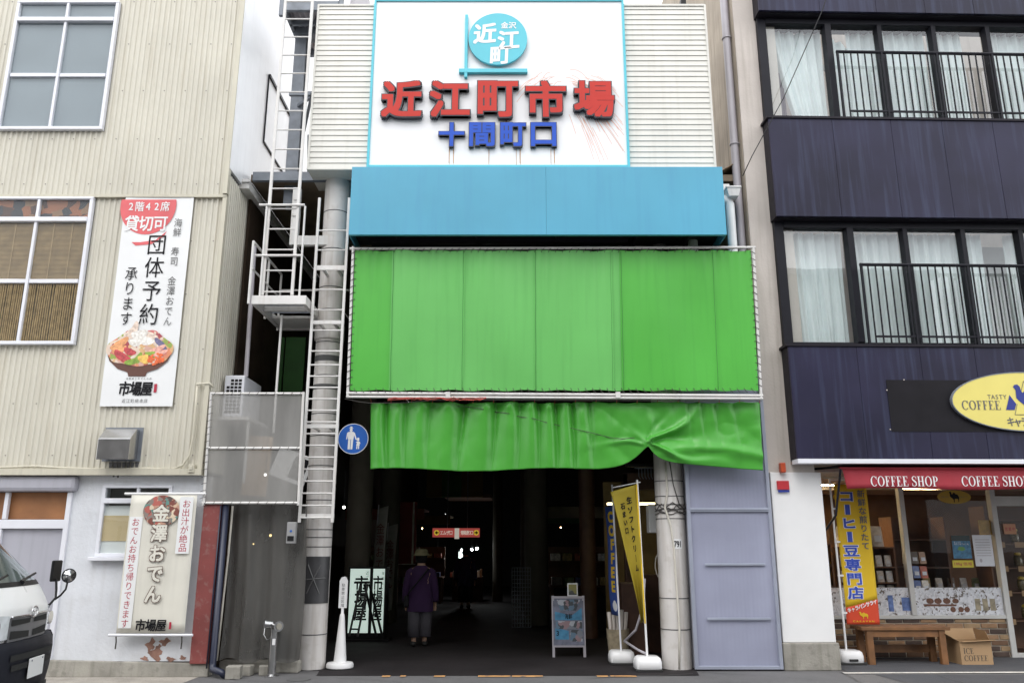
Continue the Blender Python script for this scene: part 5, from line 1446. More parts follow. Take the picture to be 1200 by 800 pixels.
shelf(.72,1.30,GO+.22,GO+.6,(.95,1.25,1.55),1.8,'dark wooden shelf of coffee packs behind the left shop pane')
shelf(1.45,2.26,GO+.28,GO+.7,(.80,1.0,1.22,1.5),1.5,'stepped wooden shelf behind the yellow upright flag')
shelf(2.55,3.35,GO+.8,GO+1.2,(.85,1.2,1.62),1.95,'brown cabinet behind the blue poster')
shelf(3.85,5.6,GO+.5,GO+.9,(.45,.85,1.2,1.55,1.9),2.1,'dark shelf of jars and price cards inside the shop door')
packcols = [(.40,.10,.06),(.15,.12,.10),(.55,.50,.44),(.30,.16,.08),(.20,.24,.12),(.45,.32,.12),(.60,.58,.56),(.10,.14,.30)]
pm = [mat('pack_%d'%i,c,.35,var=.35,vs=18) for i,c in enumerate(packcols)]
def pack_proto(m, w, h, lab, nm):
    t = thing(nm, (0,0,0), lab, 'coffee pack', 'packs on the shop shelves')
    b = MB(); b.hexa([(-w/2,-.035,0),(w/2,-.035,0),(w/2,.035,0),(-w/2,.035,0)],[(-w/2,-.006,h),(w/2,-.006,h),(w/2,.006,h),(-w/2,.006,h)]); b.build('bag', m, t, bevel=.008)
    b = MB(); b.box(-w*.3,w*.3,-.036,-.030,h*.25,h*.55); b.build('label_patch', M['printwhite'], t)
    return t
protos = [pack_proto(pm[i], .12, .2, '', 'coffee_pack') for i in range(8)]
used = [False]*8
def place(i, p, s, lab):
    o = protos[i] if not used[i] else dup(protos[i])
    used[i] = True
    o.location = RBX(p); o.rotation_euler.z = RB_A+rr.uniform(-.1,.1); o.scale = (s,)*3
    o['label'] = lab
for z, nm in ((.97,'lowest'),(1.27,'middle'),(1.57,'top')):
    for k_ in range(4):
        place(rr.choice((0,1,3,5,0)), (.78+k_*.135,GO+.30,z), 1.0, 'clear brown bean pack on the %s shelf behind the left pane' % nm)
for z, nm in ((.80,'bottom'),(1.0,'second'),(1.22,'third')):
    for k_ in range(6):
        place(rr.choice((2,6,7,4,6,1)), (1.52+k_*.135,GO+.36,z), .8, 'small pale coffee pack on the %s step behind the upright flag' % nm)
for k_ in range(3): place(rr.choice((2,6)), (1.6+k_*.25,GO+.45,1.5), 1.5, 'large clear bag on top of the stepped shelf')
for k_ in range(9): place((0,7,2,5,7,0,6,1,3)[k_], (2.40+.115*(k_%3),GO+.2,.86+.2*(k_//3)), .85, 'red or blue pack stacked right of the window post')
for k_ in range(5): place((5,2,1,6,4)[k_], (3.0+.19*k_,GO+.86,.86), .9, 'dim coffee pack on the brown cabinet behind the posters')
tag(MB(RBX).box(2.32,2.72,GO+.15,GO+.4,.02,.855).build('pack_stand', M['shelfwood'], bevel=.01),'low dark stand under the red and blue packs','stand')
jm = glass('jar_glass', (.8,.85,.75), .8)
jar = None
for z, nm in ((.47,'lowest'),(.87,'second'),(1.22,'third'),(1.57,'top')):
    for k_ in range(5):
        if jar is None:
            jar = thing('bean_jar', (0,0,0), '', 'jar', 'jars inside the shop door'); o = jar
            MB().lathe([(.055,0),(.06,.02),(.06,.13),(.04,.16)],(0,0,0),14).build('body', mat('jar_beans',(.10,.08,.03),.25,var=.4,vs=30,coat=.6), jar, smooth=True, angle=40)
            MB().lathe([(.045,.16),(.045,.19),(.03,.2)],(0,0,0),12).build('lid', mat('jar_lid_yellow',(.5,.36,.05),.4), jar, smooth=True, angle=40)
        else: o = dup(jar)
        o.location = RBX((4.0+k_*.3,GO+.58,z)); o['label'] = 'jar of beans with yellow lid on the %s shelf inside the door' % nm
        c = MB(RBX).box(3.93+k_*.3,4.08+k_*.3,GO+.495,GO+.499,z-.10+.02,z-.0).build('price_card', M['cardp'] if 'cardp' in M else M['card'])
        tag(c, 'tan price card on the edge of the %s shelf inside the door' % nm, 'price card', 'price cards on the jar shelf')
# warm lamps of the shop
def strip(p0,p1,m,lab,xf=None):
    t = thing('ceiling_lamp', tuple((Vector(xf(p0)) if xf else Vector(p0))), lab, 'lamp')
    b = MB(xf); b.box(p0[0],p1[0],p0[1],p1[1],p0[2]-.03,p0[2]); b.build('tube', m, t)
    b = MB(xf); b.box(p0[0]-.02,p1[0]+.02,p0[1]-.02,p1[1]+.02,p0[2],p0[2]+.03); b.build('housing', M['darkbrown'], t)
warm = emit('shop_tube_glow', (1,.76,.42), 55)
strip((.7,GO+.9,2.52),(1.35,GO+1.15,2.5),warm,'yellow strip lamp behind the left end of the awning',RBX)
strip((1.75,GO+1.6,2.52),(2.2,GO+1.75,2.5),warm,'yellow strip lamp left of the window post',RBX)
strip((3.4,GO+2.0,2.52),(4.0,GO+2.15,2.5),warm,'yellow strip lamp deeper in the shop',RBX)
# awning
A0 = RX(988,560,-.15); AO = -.15; az1, az0 = RZ(1000,549,AO), RZ(1000,572.5,AO)
t = thing('red_awning', tuple(RBX((A0+2,AO,az0))), 'half rolled red awning with white COFFEE SHOP lettering', 'awning')
b = rb(); b.grid(lambda u,v: (A0+.035*(1-v)*(1-u)+(9-A0)*u, AO-.010*math.sin(u*40)*(1-v)-.01*(1-v), az0+.012*math.sin(u*23)*(1-v)+(az1-az0)*v), 80, 4); b.build('valance', M['awning'], t, smooth=True, solid=.003)
b = rb(); b.grid(lambda u,v: (A0+(9-A0)*u, AO+(.95)*v, az1+.02+.14*v-.03*math.sin(v*math.pi)), 20, 6); b.build('awning_cloth', M['awningdark'], t, smooth=True, solid=.003)
b = rb(); b.cyl((A0-.03,AO,az1+.006),(9,AO,az1+.006),.017,n=10); b.build('front_bar', M['awning'], t, smooth=True, angle=40)
b = rb(); b.tube([(A0-.02,AO,az1),(A0-.1,AO+.1,1.9),(RX(967,625,.3)+.02,.3,RZ(967,620,.3))],.016,8); b.bar((A0-.3,.3,az1+.03),(A0-.02,AO+.1,az1+.03),.03,.03); b.build('folding_arm', M['navyframe'], t)
b = rb(); fa = lambda u,v,d: (u, AO-.012-d, v)
for px0, px1 in ((1020,1098),(1126.5,1204),(1232,1310)):
    u0, z0 = RW(px0,569.5,AO); u1, z1 = RW(px1,558,AO)
    end = serif_row(MB(),'COFFEE SHOP',fa,0,0,z1-z0,.012)
    serif_row(b,'COFFEE SHOP',fa,u0,z0,z1-z0,.012,wk=(u1-u0)/end)
b.build('lettering', M['white'], t)
# ------------------------------------------------------------------ things in front of the shop
def fbase(x, y, label, m='white', w=.33, d=.33, h=.19, name='flag_base'):
    pass
def flagbase(b, x, y, w=.33, h=.175):
    def f(z, s): return [(x+s*w/2*math.copysign(abs(math.cos(a))**.5,math.cos(a)), y+s*w/2*math.copysign(abs(math.sin(a))**.5,math.sin(a)), z) for a in [2*math.pi*i/32 for i in range(32)]]
    rings = [f(.03,.97), f(.035,1.0), f(h*.62,1.0), f(h*.9,.92), f(h,.78)]
    vs = [p for r in rings for p in r]; n = 32
    fs = [(j*n+i, j*n+(i+1)%n, (j+1)*n+(i+1)%n, (j+1)*n+i) for j in range(4) for i in range(n)] + [tuple(range(n-1,-1,-1)), tuple(range(4*n,5*n))]
    b.add(vs, fs)
nx, ny = G(997,778)
t = thing('upright_flag', (nx,ny,0), 'yellow upright flag with blue coffee bean lettering and red foot by the bench', 'flag', 'upright flags on white bases')
b = MB(); flagbase(b,nx,ny+.05); b.build('base', M['white'], t, smooth=True, angle=50)
b = MB(); b.box(nx-.17,nx+.17,ny-.12,ny+.22,0,.03); b.box(nx-.06,nx+.06,ny-.13,ny-.11,.05,.08); b.build('foot', M['rubber'], t, bevel=.01)
MB().cyl((nx-.04,ny,.17),(nx-.05,ny,2.42),.014,n=12).build('pole', M['white'], t, smooth=True, angle=40)
MB().cyl((nx-.05,ny,2.40),(nx+.46,ny,2.41),.008,n=8).build('cross_arm', M['white'], t)
FX0, FZ0, FZ1, FW = nx-.0, .50, 2.34, .455
def flg(u,v,d=0): return (FX0+FW*u-.02*(1-v)*u+.0*v, ny-.012*math.sin(v*7+u*2.0)-.018*u*math.sin(v*5)-d, FZ0+(FZ1-FZ0)*v)
MB().grid(lambda u,v: flg(u,(.145+.06*(u-.5))+(1-(.145+.06*(u-.5)))*v), 10, 24).build('cloth', M['flagyellow'], t, smooth=True, solid=.0015)
MB().grid(lambda u,v: flg(u,(.145+.06*(u-.5))*v), 10, 8).build('red_foot', M['flagred'], t, smooth=True, solid=.0015)
put = lambda u,v,d: flg(u,v,d)
def fcol(b, s, cu, v0, v1, sx, sy, off, d):
    n = len(s)
    for i, c in enumerate(s):
        if c == 'ー': b.flat([(cu-.055-off*.5,v0+(v1-v0)*(i+.5)/n-sy*.42),(cu+.055+off*.5,v0+(v1-v0)*(i+.5)/n-sy*.42),(cu+.055+off*.5,v0+(v1-v0)*(i+.5)/n+sy*.42),(cu-.055-off*.5,v0+(v1-v0)*(i+.5)/n+sy*.42)], put, d)
        else: put_glyph(b,c,put,cu,v0+(v1-v0)*(i+.5)/n,sx,sy,d,off=off)
b = MB(); fcol(b,'コーヒー豆専門店',.35,.962,.17,.50,.088,.075,.006); b.build('lettering_halo', M['white'], t)
b = MB(); fcol(b,'コーヒー豆専門店',.35,.962,.17,.50,.088,.034,.009); b.build('blue_lettering', M['flagink'], t)
b = MB(); fcol(b,'新鮮な煎りたて',.80,.962,.52,.25,.058,.02,.008); b.build('side_lettering', M['inkgrey'], t)
b = MB()
for i, c in enumerate('キャラバンサライ'): put_glyph(b,c,put,.10+.115*i,.098+.0085*i,.125 if c != 'ャ' else .1,.036,.008,off=.03)
b.build('name_lettering', M['white'], t)
b = MB(); b.flat([(.5+u*.8,.062+v*.13) for u,v in cam_], put, .008)
for i, c in enumerate('CARAVAN'): put_glyph(b,c,put,.22+.095*i,.022,.10,.018,.008,off=.02)
b.build('camel_print', M['flagyellow'], t)
b = MB()
for v in (.08,.34,.58,.82): p = flg(0,v); b.box(nx-.06,nx+.012,ny-.016,ny+.006,p[2]-.012,p[2]+.012)
b.build('flag_clip', M['white'], t)
# bench
bx0, by0 = RX(1015,777,.45), .42
t = thing('wooden_bench', tuple(RBX((bx0+.55,by0+.2,0))), 'brown wooden bench against the brick base under the shop window', 'bench')
bL, bR, bH = RX(1009,740,.45), RX(1113,740,.45), .475
b = rb()
for i in range(3): b.box(bL,bR,by0+.005+i*.128,by0+.125+i*.128,bH-.045,bH)
b.build('seat', M['oak'], t, bevel=.006)
for x in (bL+.07, bR-.15):
    for y in (by0+.02, by0+.30):
        rb().box(x,x+.085,y,y+.07,.0,bH-.047).build('leg', M['oak'], t, bevel=.006)
b = rb(); b.box(bL+.157,bR-.152,by0+.31,by0+.35,.12,.22); b.box(bL+.157,bR-.152,by0+.03,by0+.06,bH-.13,bH-.05); b.build('stretcher', M['oak'], t, bevel=.004)
# cardboard box
kx0, kx1 = RX(1126.5,770,.42), RX(1163.5,770,.42)
t = thing('cardboard_box', tuple(RBX(((kx0+kx1)/2,.55,0))), 'open brown cardboard box printed ICE COFFEE beside the bench', 'box')
kh = RZ(1140,751,.42)
b = rb(); w_ = .012
b.box(kx0,kx1,.42,.42+w_,0,kh); b.box(kx0,kx1,.75,.75+w_,0,kh); b.box(kx0,kx0+w_,.42+w_,.75,0,kh); b.box(kx1-w_,kx1,.42+w_,.75,0,kh); b.box(kx0+w_,kx1-w_,.42+w_,.75,0,.012)
b.build('carton', M['card'], t)
b = rb()
b.hexa([(kx0-.005,.418,kh),(kx1+.005,.418,kh),(kx1+.005,.426,kh),(kx0-.005,.426,kh)],[(kx0+.03,.38,kh+.0-.004),(kx1+.03,.36,kh+.02),(kx1+.03,.364,kh+.026),(kx0+.03,.384,kh+.004)])
b.hexa([(kx0,.43,kh),(kx0,.75,kh),(kx0-.004,.75,kh),(kx0-.004,.43,kh)],[(kx0-.17,.42,kh+.10),(kx0-.17,.74,kh+.12),(kx0-.174,.74,kh+.116),(kx0-.174,.42,kh+.096)])
b.hexa([(kx1,.43,kh),(kx1,.75,kh),(kx1+.004,.75,kh),(kx1+.004,.43,kh)],[(kx1-.05,.44,kh+.13),(kx1-.03,.74,kh+.14),(kx1-.026,.74,kh+.14),(kx1-.046,.44,kh+.13)])
b.hexa([(kx0,.762,kh),(kx1,.762,kh),(kx1,.766,kh),(kx0,.766,kh)],[(kx0,.80,kh+.13),(kx1,.80,kh+.13),(kx1,.804,kh+.13),(kx0,.804,kh+.13)])
b.build('flap', M['card'], t)
b = rb(); fb = lambda u,v,d: (kx0+u, .42-d, v)
e_ = serif_row(MB(),'COFFEE',fb,0,0,.07,.002); serif_row(b,'COFFEE',fb,.04,.05,.07,.002,wk=(kx1-kx0-.1)/e_); serif_row(b,'ICE',fb,.04,.14,.07,.002,wk=(kx1-kx0-.1)/e_)
b.build('lettering', M['cardink'], t)
# ------------------------------------------------------------------ flags just inside the entrance
def pole_flag(x, y, label, px, flag):
    t = thing('upright_flag', (x,y,0), label, 'flag', 'upright flags on white bases')
    b = MB(); flagbase(b,x,y,.34,.17); b.build('base', M['white'], t, smooth=True, angle=50)
    MB().box(x-.17,x+.17,y-.17,y+.17,0,.03).build('foot', M['rubber'], t, bevel=.02)
    return t
fx_, fy_ = 1.70, 10.85
t = pole_flag(fx_, fy_, 'twisted mustard yellow upright flag with black lettering beside the right column', 0, 0)
MB().cyl((fx_,fy_,.16),(fx_-.045,fy_,2.36),.014,n=12).build('pole', M['white'], t, smooth=True, angle=40)
MB().cyl((fx_-.36,fy_+.03,2.26),(fx_-.0,fy_,2.33),.007,n=8).build('cross_arm', M['white'], t)
def yf(u,v,d=0):                         # u from the pole outwards, v up
    w = .30*(v**1.15)+.045
    x = fx_-.045*v-.012 - w*u
    y = fy_ + .16*(1-v)*math.sin(u*3.0) + .02*math.sin(v*9+u*3) - d
    return (x, y-.01, .56+1.74*v - .10*u*v)
MB().grid(yf, 12, 30).build('cloth', M['flagyellowgreen'], t, smooth=True, solid=.0015)
b = MB()
MB().grid(lambda u,v: (fx_-.045*v-.012+.02*u-.01, fy_-.018-.004*math.sin(u*3), .56+1.74*v), 2, 20).build('sleeve', M['flagyellow'], t, smooth=True)
b = MB(); put = lambda u,v,d: yf(1-u,v,d)
for i, c in enumerate('生ソフトクリーム'): put_glyph(b,c,put,.66,.90-.072*i,.05 if c == 'ー' else .24,.24 if c == 'ー' else .055,.008,off=.03,rot=R(90) if c == 'ー' else 0)
for i, c in enumerate('石まい口'): put_glyph(b,c,put,.36,.87-.062*i,.2,.05,.008,off=.03)
b.build('lettering', M['ink'], t)
gx_, gy_ = 1.45, 11.45
t = pole_flag(gx_, gy_, 'folded blue upright flag with yellow lettering left of the mustard flag', 0, 0)
MB().cyl((gx_,gy_,.16),(gx_-.055,gy_,2.34),.013,n=12).build('pole', M['alu'], t, smooth=True, angle=40)
def bf(u,v,d=0): return (gx_-.05*v-.015-.065*u-.01*math.sin(v*6), gy_+.30*u+.03*math.sin(v*8)-d, .60+1.45*v)
MB().grid(bf, 8, 20).build('cloth', M['flagblue'], t, smooth=True, solid=.0015)
b = MB()
for i, c in enumerate('COFFEE'): put_glyph(b,c,lambda u,v,d: bf(1-u,v,d),.62,.90-.128*i,1.0,.135,.010,off=.05)
b.build('lettering', M['flagyellow'], t)
b = MB(); b.flat([(.62+.3*math.cos(a)*(1 if math.sin(a) < .5 else .8), .085+.05*math.sin(a)) for a in [2*math.pi*i/20 for i in range(20)]], lambda u,v,d: bf(1-u,v,d), .01); b.build('cup_print', M['white'], t)
b = MB(); b.tube([(1.48,11.3,.30),(1.62,11.2,.45),(1.70,11.05,.75),(1.72,10.95,1.1)],.016,8); b.tube([(1.48,11.3,.30),(1.62,11.0,.22),(1.70,10.9,.19)],.016,8)
tag(b.build('bent_pipe', M['greypipe'], smooth=True), 'bent grey tube between the two flag bases', 'tube')
# bucket with umbrellas
ux, uy = 1.47, 11.9
t = thing('umbrella_bin', (ux,uy,0), 'woven bin holding rolled umbrellas behind the blue flag', 'bin')
MB().lathe([(.13,0),(.16,.4),(.15,.4),(.12,.02)],(ux,uy,0),18).build('bin_body', mat('basket',(.30,.25,.17),.9,var=.3,vs=12), t, smooth=True, angle=40)
b = MB()
for i in range(5): b.cyl((ux-.08+.04*i,uy,.1),(ux-.12+.06*i,uy-.02,.62+.03*(i%2)),.02,.028,n=8)
b.build('umbrellas', M['concrete_pale'], t, smooth=True)
# menu board with a small framed picture on top
mx0, my0 = .585, 12.1; mx1 = 1.02
t = thing('menu_board', ((mx0+mx1)/2,my0,0), 'standing menu board with blue and grey printed sheet in the entrance', 'menu board')
mzt = .80
def mput(u,v,d): return (mx0+(mx1-mx0)*u, my0-d+.10*v*.8, .16+(mzt-.16)*v)
for x in (mx0,mx1): MB().bar((x,my0-.01,0),(x,my0+.085,mzt+.02),.035,.03).build('leg', M['greypipe'], t)
for x in (mx0+.02,mx1-.02): MB().bar((x,my0+.40,0),(x,my0+.10,mzt),.03,.02).build('leg', M['black'], t)
b = MB(); b.flat([(0,0),(1,0),(1,1),(0,1)], mput, .002, .012); b.build('board', mat('menu_grey',(.14,.15,.20),.4,var=.3,vs=14), t)
b = MB(); b.flat([(.06,.52),(.94,.52),(.94,.78),(.62,.62),(.06,.70)], mput, .0135); b.flat([(.06,.12),(.5,.12),(.5,.30),(.06,.36)], mput, .0136); b.build('blue_print', mat('menu_blue',(.05,.20,.34),.4,var=.25,vs=14), t)
M['menupic'] = picture('menu_photo', [(.20,.22,.26),(.06,.07,.08),(.42,.45,.5),(.12,.2,.28),(.3,.2,.22)], 16)
b = MB(); b.flat([(.08,.34),(.94,.34),(.94,.50),(.08,.50)], mput, .0138); b.flat([(.54,.08),(.94,.08),(.94,.32),(.54,.32)], mput, .0139); b.flat([(.25,.72),(.75,.72),(.9,.95),(.12,.95)], mput, .014); b.build('photo_print', M['menupic'], t)
b = MB(); row(b,'海鮮',mput,.38,.62,.60,.12,.12,.0145,off=.02); put_glyph(b,'3',mput,.14,.25,.2,.14,.0145,off=.02); b.build('lettering', M['ink'], t)
b = MB(); b.bar((mx0,my0+.07,mzt),(mx1,my0+.07,mzt),.03,.03); b.bar((mx0,my0+.0,.15),(mx1,my0+.0,.15),.02,.03); b.build('rail', M['greypipe'], t)
t = thing('picture_frame', (.86,my0+.07,mzt+.02), 'small white framed picture standing on the menu board', 'picture frame')
MB().box(.795,.945,my0+.06,my0+.08,mzt+.016,mzt+.195).build('frame', M['bannerwhite'], t, bevel=.004)
MB().box(.812,.928,my0+.056,my0+.059,mzt+.033,mzt+.178).build('print', picture('frame_photo',[(.25,.26,.2),(.6,.6,.6),(.1,.1,.1),(.3,.28,.1)],14), t)
# lit sign cabinet and stepladder
LY = 14.0
def LP(px,py): x,z = W(px,py,LY); return x,z
lx0, lz1 = LP(411,666); lx1, lz0 = LP(448.5,741)
t = thing('lit_sign', ((lx0+lx1)/2,LY,0), 'lit white two panel sign cabinet with brushed black lettering inside the arcade', 'lit sign')
b = MB(); b.box(lx0-.03,lx1+.03,LY,LY+.3,lz0-.12,lz1+.03); b.box(lx0-.1,lx1+.1,LY-.02,LY+.35,0.0,max(.02,lz0-.1)); b.build('cabinet', M['black'], t)
glow = emit('sign_panel_glow', (.78,.95,.86), .45)
xm, _ = LP(434,700)
b = MB(); b.box(lx0,xm-.02,LY-.012,LY-.001,lz0,lz1); b.box(xm+.035,lx1,LY-.012,LY-.001,lz0,lz1); b.build('lit_panel', glow, t)
b = MB(); fl_ = frontal(LY-.012)
column(b,'市場屋',fl_,(lx0+xm)/2+.02,lz1-.12,lz0+.2,.22,.26,.004,off=.025); column(b,'市場屋',fl_,(xm+.035+lx1)/2-.01,lz1-.12,lz0+.2,.17,.26,.004,off=.025)
column(b,'近江町',fl_,xm-.06,lz1-.03,lz1-.26,.06,.07,.004); column(b,'海鮮丼とおでん',fl_,lx1-.03,lz1-.03,lz0+.4,.045,.06,.004)
b.build('lettering', M['ink'], t)
t = thing('step_ladder', (-2.36,13.4,0), 'dark folding stepladder standing in front of the lit sign', 'stepladder')
ly = 13.4; 
def SP(px,py,Y): x,z = W(px,py,Y); return (x,Y,max(0,z))
top = SP(425,683,13.45)
b = MB()
b.bar(SP(409,745,13.1),SP(423,682,13.4),.03,.025); b.bar(SP(419,745,13.1),SP(431,684,13.4),.03,.025)
for i in range(4):
    q = (i+.6)/4.6; a = Vector(SP(409,745,13.1)).lerp(Vector(SP(423,682,13.4)),q); c = Vector(SP(419,745,13.1)).lerp(Vector(SP(431,684,13.4)),q); b.bar(a,c,.06,.02)
b.build('front_frame', M['black'], t)
b = MB(); b.bar(SP(441,745,13.7),SP(427,684,13.45),.035,.03); b.bar(SP(448,745,13.7),SP(433,684,13.45),.035,.03); b.bar(SP(437,720,13.6),SP(442,720,13.6),.02,.02)
b.build('rear_frame', M['black'], t)
MB().box(top[0]-.12,top[0]+.12,13.35,13.5,top[2],top[2]+.03).build('top_step', M['black'], t)
# inner columns, banners, racks
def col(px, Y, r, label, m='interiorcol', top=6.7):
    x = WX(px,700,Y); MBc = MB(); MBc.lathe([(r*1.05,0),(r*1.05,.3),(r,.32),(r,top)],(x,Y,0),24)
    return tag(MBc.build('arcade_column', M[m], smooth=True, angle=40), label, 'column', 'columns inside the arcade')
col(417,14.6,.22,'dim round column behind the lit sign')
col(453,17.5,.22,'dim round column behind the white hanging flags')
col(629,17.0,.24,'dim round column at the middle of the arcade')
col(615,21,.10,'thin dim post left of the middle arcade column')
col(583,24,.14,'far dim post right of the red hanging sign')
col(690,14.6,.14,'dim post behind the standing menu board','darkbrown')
for px, Y, lab in ((447,15.2,'left one of two dim white flags hung by the left arcade wall'),(459,16.0,'right one of two dim white flags hung by the left arcade wall')):
    x0 = WX(px-7,650,Y); x1 = WX(px+6,650,Y); z0 = WZ(712 if px < 450 else 718,Y); z1 = WZ(596 if px < 450 else 617,Y)
    t = thing('white_flag', (x0,Y,z0), lab, 'flag', 'white flags inside the arcade')
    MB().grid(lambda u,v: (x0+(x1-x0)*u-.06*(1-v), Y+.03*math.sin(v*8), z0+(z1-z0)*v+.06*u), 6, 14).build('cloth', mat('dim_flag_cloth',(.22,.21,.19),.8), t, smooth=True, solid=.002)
    MB().cyl((x0-.05,Y+.02,max(0,z0-.4)),(x0+.02,Y+.02,z1+.08),.012,n=8).build('pole', M['greypipe'], t)
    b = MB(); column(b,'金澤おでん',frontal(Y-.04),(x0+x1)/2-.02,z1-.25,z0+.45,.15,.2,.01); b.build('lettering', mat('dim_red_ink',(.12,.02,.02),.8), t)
t = thing('red_banner', (WX(480,650,18),18,1.0), 'dark red vertical banner hanging inside the arcade', 'banner')
x0, x1 = WX(463,620,18), WX(488,620,18); z0, z1 = WZ(660,18), WZ(588,18)
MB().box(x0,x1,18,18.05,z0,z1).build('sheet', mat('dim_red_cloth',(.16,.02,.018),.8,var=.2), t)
b = MB(); b.box(x0,x1,17.99,18.0-.003,z0-.02,z0); b.box(x1-.09,x1-.05,17.992,17.997,z0,z1); b.build('pattern_edge', M['concrete_pale'], t)
for s, (px0, px1, c) in enumerate(((500,518,'backyellow'),(518,541,'backgreen'),(541,566,'backyellow'))):
    Y = 24; o = MB().box(WX(px0,560,Y),WX(px1,560,Y),Y,Y+.05,WZ(582,Y),WZ(535,Y)).build('ceiling_banner', M[c]); tag(o, ('left amber','middle green','right amber')[s]+' panel hanging high across the arcade', 'panel', 'coloured panels across the arcade')
for s, (px0, px1, c) in enumerate(((303,316,'backyellow'),(317,331,'backgreen'),(333,356,'backgreen'))):
    Y = 13.0; o = MB().box(WX(px0,430,Y),WX(px1,430,Y),Y,Y+.05,WZ(470,Y),WZ(395,Y)).build('coloured_panel', M[c]); tag(o, ('amber strip panel in the dark passage above the mesh screen','narrow green strip panel beside the amber strip','wide green strip panel behind the lower ladder')[s], 'panel')
# red hanging sign deep inside
RY_ = 20.0
def RPp(px,py): return W(px,py,RY_)
rx0, rz1 = RPp(507,618.5); rx1, rz0 = RPp(562,629)
t = thing('hanging_sign', ((rx0+rx1)/2,RY_,rz0), 'red lit hanging direction sign with yellow arrows deep in the arcade', 'sign')
MB().box(rx0,rx1,RY_,RY_+.08,rz0,rz1).build('sign_box', emit('red_sign_glow',(.42,.07,.06),.55), t)
b = MB(); fh = frontal(RY_); cz_ = (rz0+rz1)/2
row(b,'エムザ口',fh,rx0+.18,rx0+.48,cz_,.085,.11,.004,off=.02); row(b,'青果通り口',fh,rx0+.68,rx1-.16,cz_,.08,.11,.004,off=.02)
b.box(rx0+.53,rx0+.64,RY_-.01,RY_-.003,rz0-.04,rz1+.0); b.build('lettering', emit('sign_white_glow',(.8,.75,.65),.4), t)
b = MB(); b.flat(ell(rx0+.10,cz_,.065,.065,18), fh, .004); b.flat(ell(rx1-.08,cz_,.065,.065,18), fh, .004); b.build('arrow_disc', emit('sign_yellow_glow',(.7,.5,.05),.5), t)
b = MB()
for cx, s in ((rx0+.10,-1),(rx1-.08,1)): b.flat([(cx+s*.045,cz_),(cx-s*.005,cz_+.045),(cx-s*.005,cz_+.015),(cx-s*.045,cz_+.015),(cx-s*.045,cz_-.015),(cx-s*.005,cz_-.015),(cx-s*.005,cz_-.045)], fh, .007)
b.build('arrow', M['ink'], t)
b = MB(); b.cyl((rx0+.35,RY_+.04,rz1),(rx0+.35,RY_+.04,6.7),.012,n=6); b.cyl((rx1-.3,RY_+.04,rz1),(rx1-.3,RY_+.04,6.7),.012,n=6); b.build('hanger', M['galv'], t)
# far lamps and lit stalls
for k_, (px, py, Y, r, s) in enumerate(((541,644,24,.03,220),(553,643.5,25,.03,220),(559,642.5,25,.035,220),(522,602,27,.014,1.2),(513,644.5,26,.014,1.5),(503,604,28,.010,1))):
    x, z = W(px,py,Y); bulb(x,Y,z,r,s,('left lamp of the bright row under the red sign','middle lamp of the bright row under the red sign','right lamp of the bright row under the red sign','faint lamp high above the red sign','faint lamp left of the lit white panel','faintest lamp high in the arcade')[k_],(.95,1,1))
t = thing('light_box', (WX(540,650,26),26,1), 'tall narrow lit white panel deep in the arcade', 'lit panel')
MB().box(WX(537.5,650,26),WX(542,650,26),26,26.1,WZ(656,26),WZ(646,26)).build('panel', emit('white_panel_glow',(.85,1,.95),1.6), t)
MB().box(WX(536.5,650,26),WX(543,650,26),26.1,26.2,0,WZ(645,26)).build('case', M['black'], t)
t = thing('market_stall', (WX(552,665,24),24,0), 'dim market stall with glowing red and white banner deep inside', 'stall')
MB().box(WX(530,690,24),WX(565,690,24),24,25,0,WZ(676,24)).build('counter', M['darkbrown'], t)
MB().box(WX(544,665,24),WX(552,665,24),23.95,24,WZ(674,24),WZ(659,24)).build('red_banner', emit('stall_red_glow',(.5,.05,.02),.6), t)
MB().box(WX(553,665,24),WX(555.5,665,24),23.95,24,WZ(672,24),WZ(658,24)).build('amber_strip', emit('stall_amber_glow',(.6,.3,.05),.5), t)
b = MB(); 
for i,c in enumerate('かに'): put_glyph(b,c,frontal(23.94),WX(548,665,24),WZ(663+7*i,24),.16,.18,.006,off=.04)
b.build('lettering', emit('stall_text_glow',(.8,.6,.5),.5), t)
MB().box(WX(518,690,24),WX(575,690,24),24.2,26,2.9,3.0).build('roof', M['darkbrown'], t)
for i in range(12):
    px = 527+i*3.2; o = MB().box(WX(px,677,24),WX(px+2.4,677,24),24.1,24.4,WZ(676,24),WZ(676,24)+.12+.05*(i%3)).build('stall_crate', pm[i%8]); tag(o, 'small dim crate of goods on the market stall counter', 'crate', 'crates on the market stall')
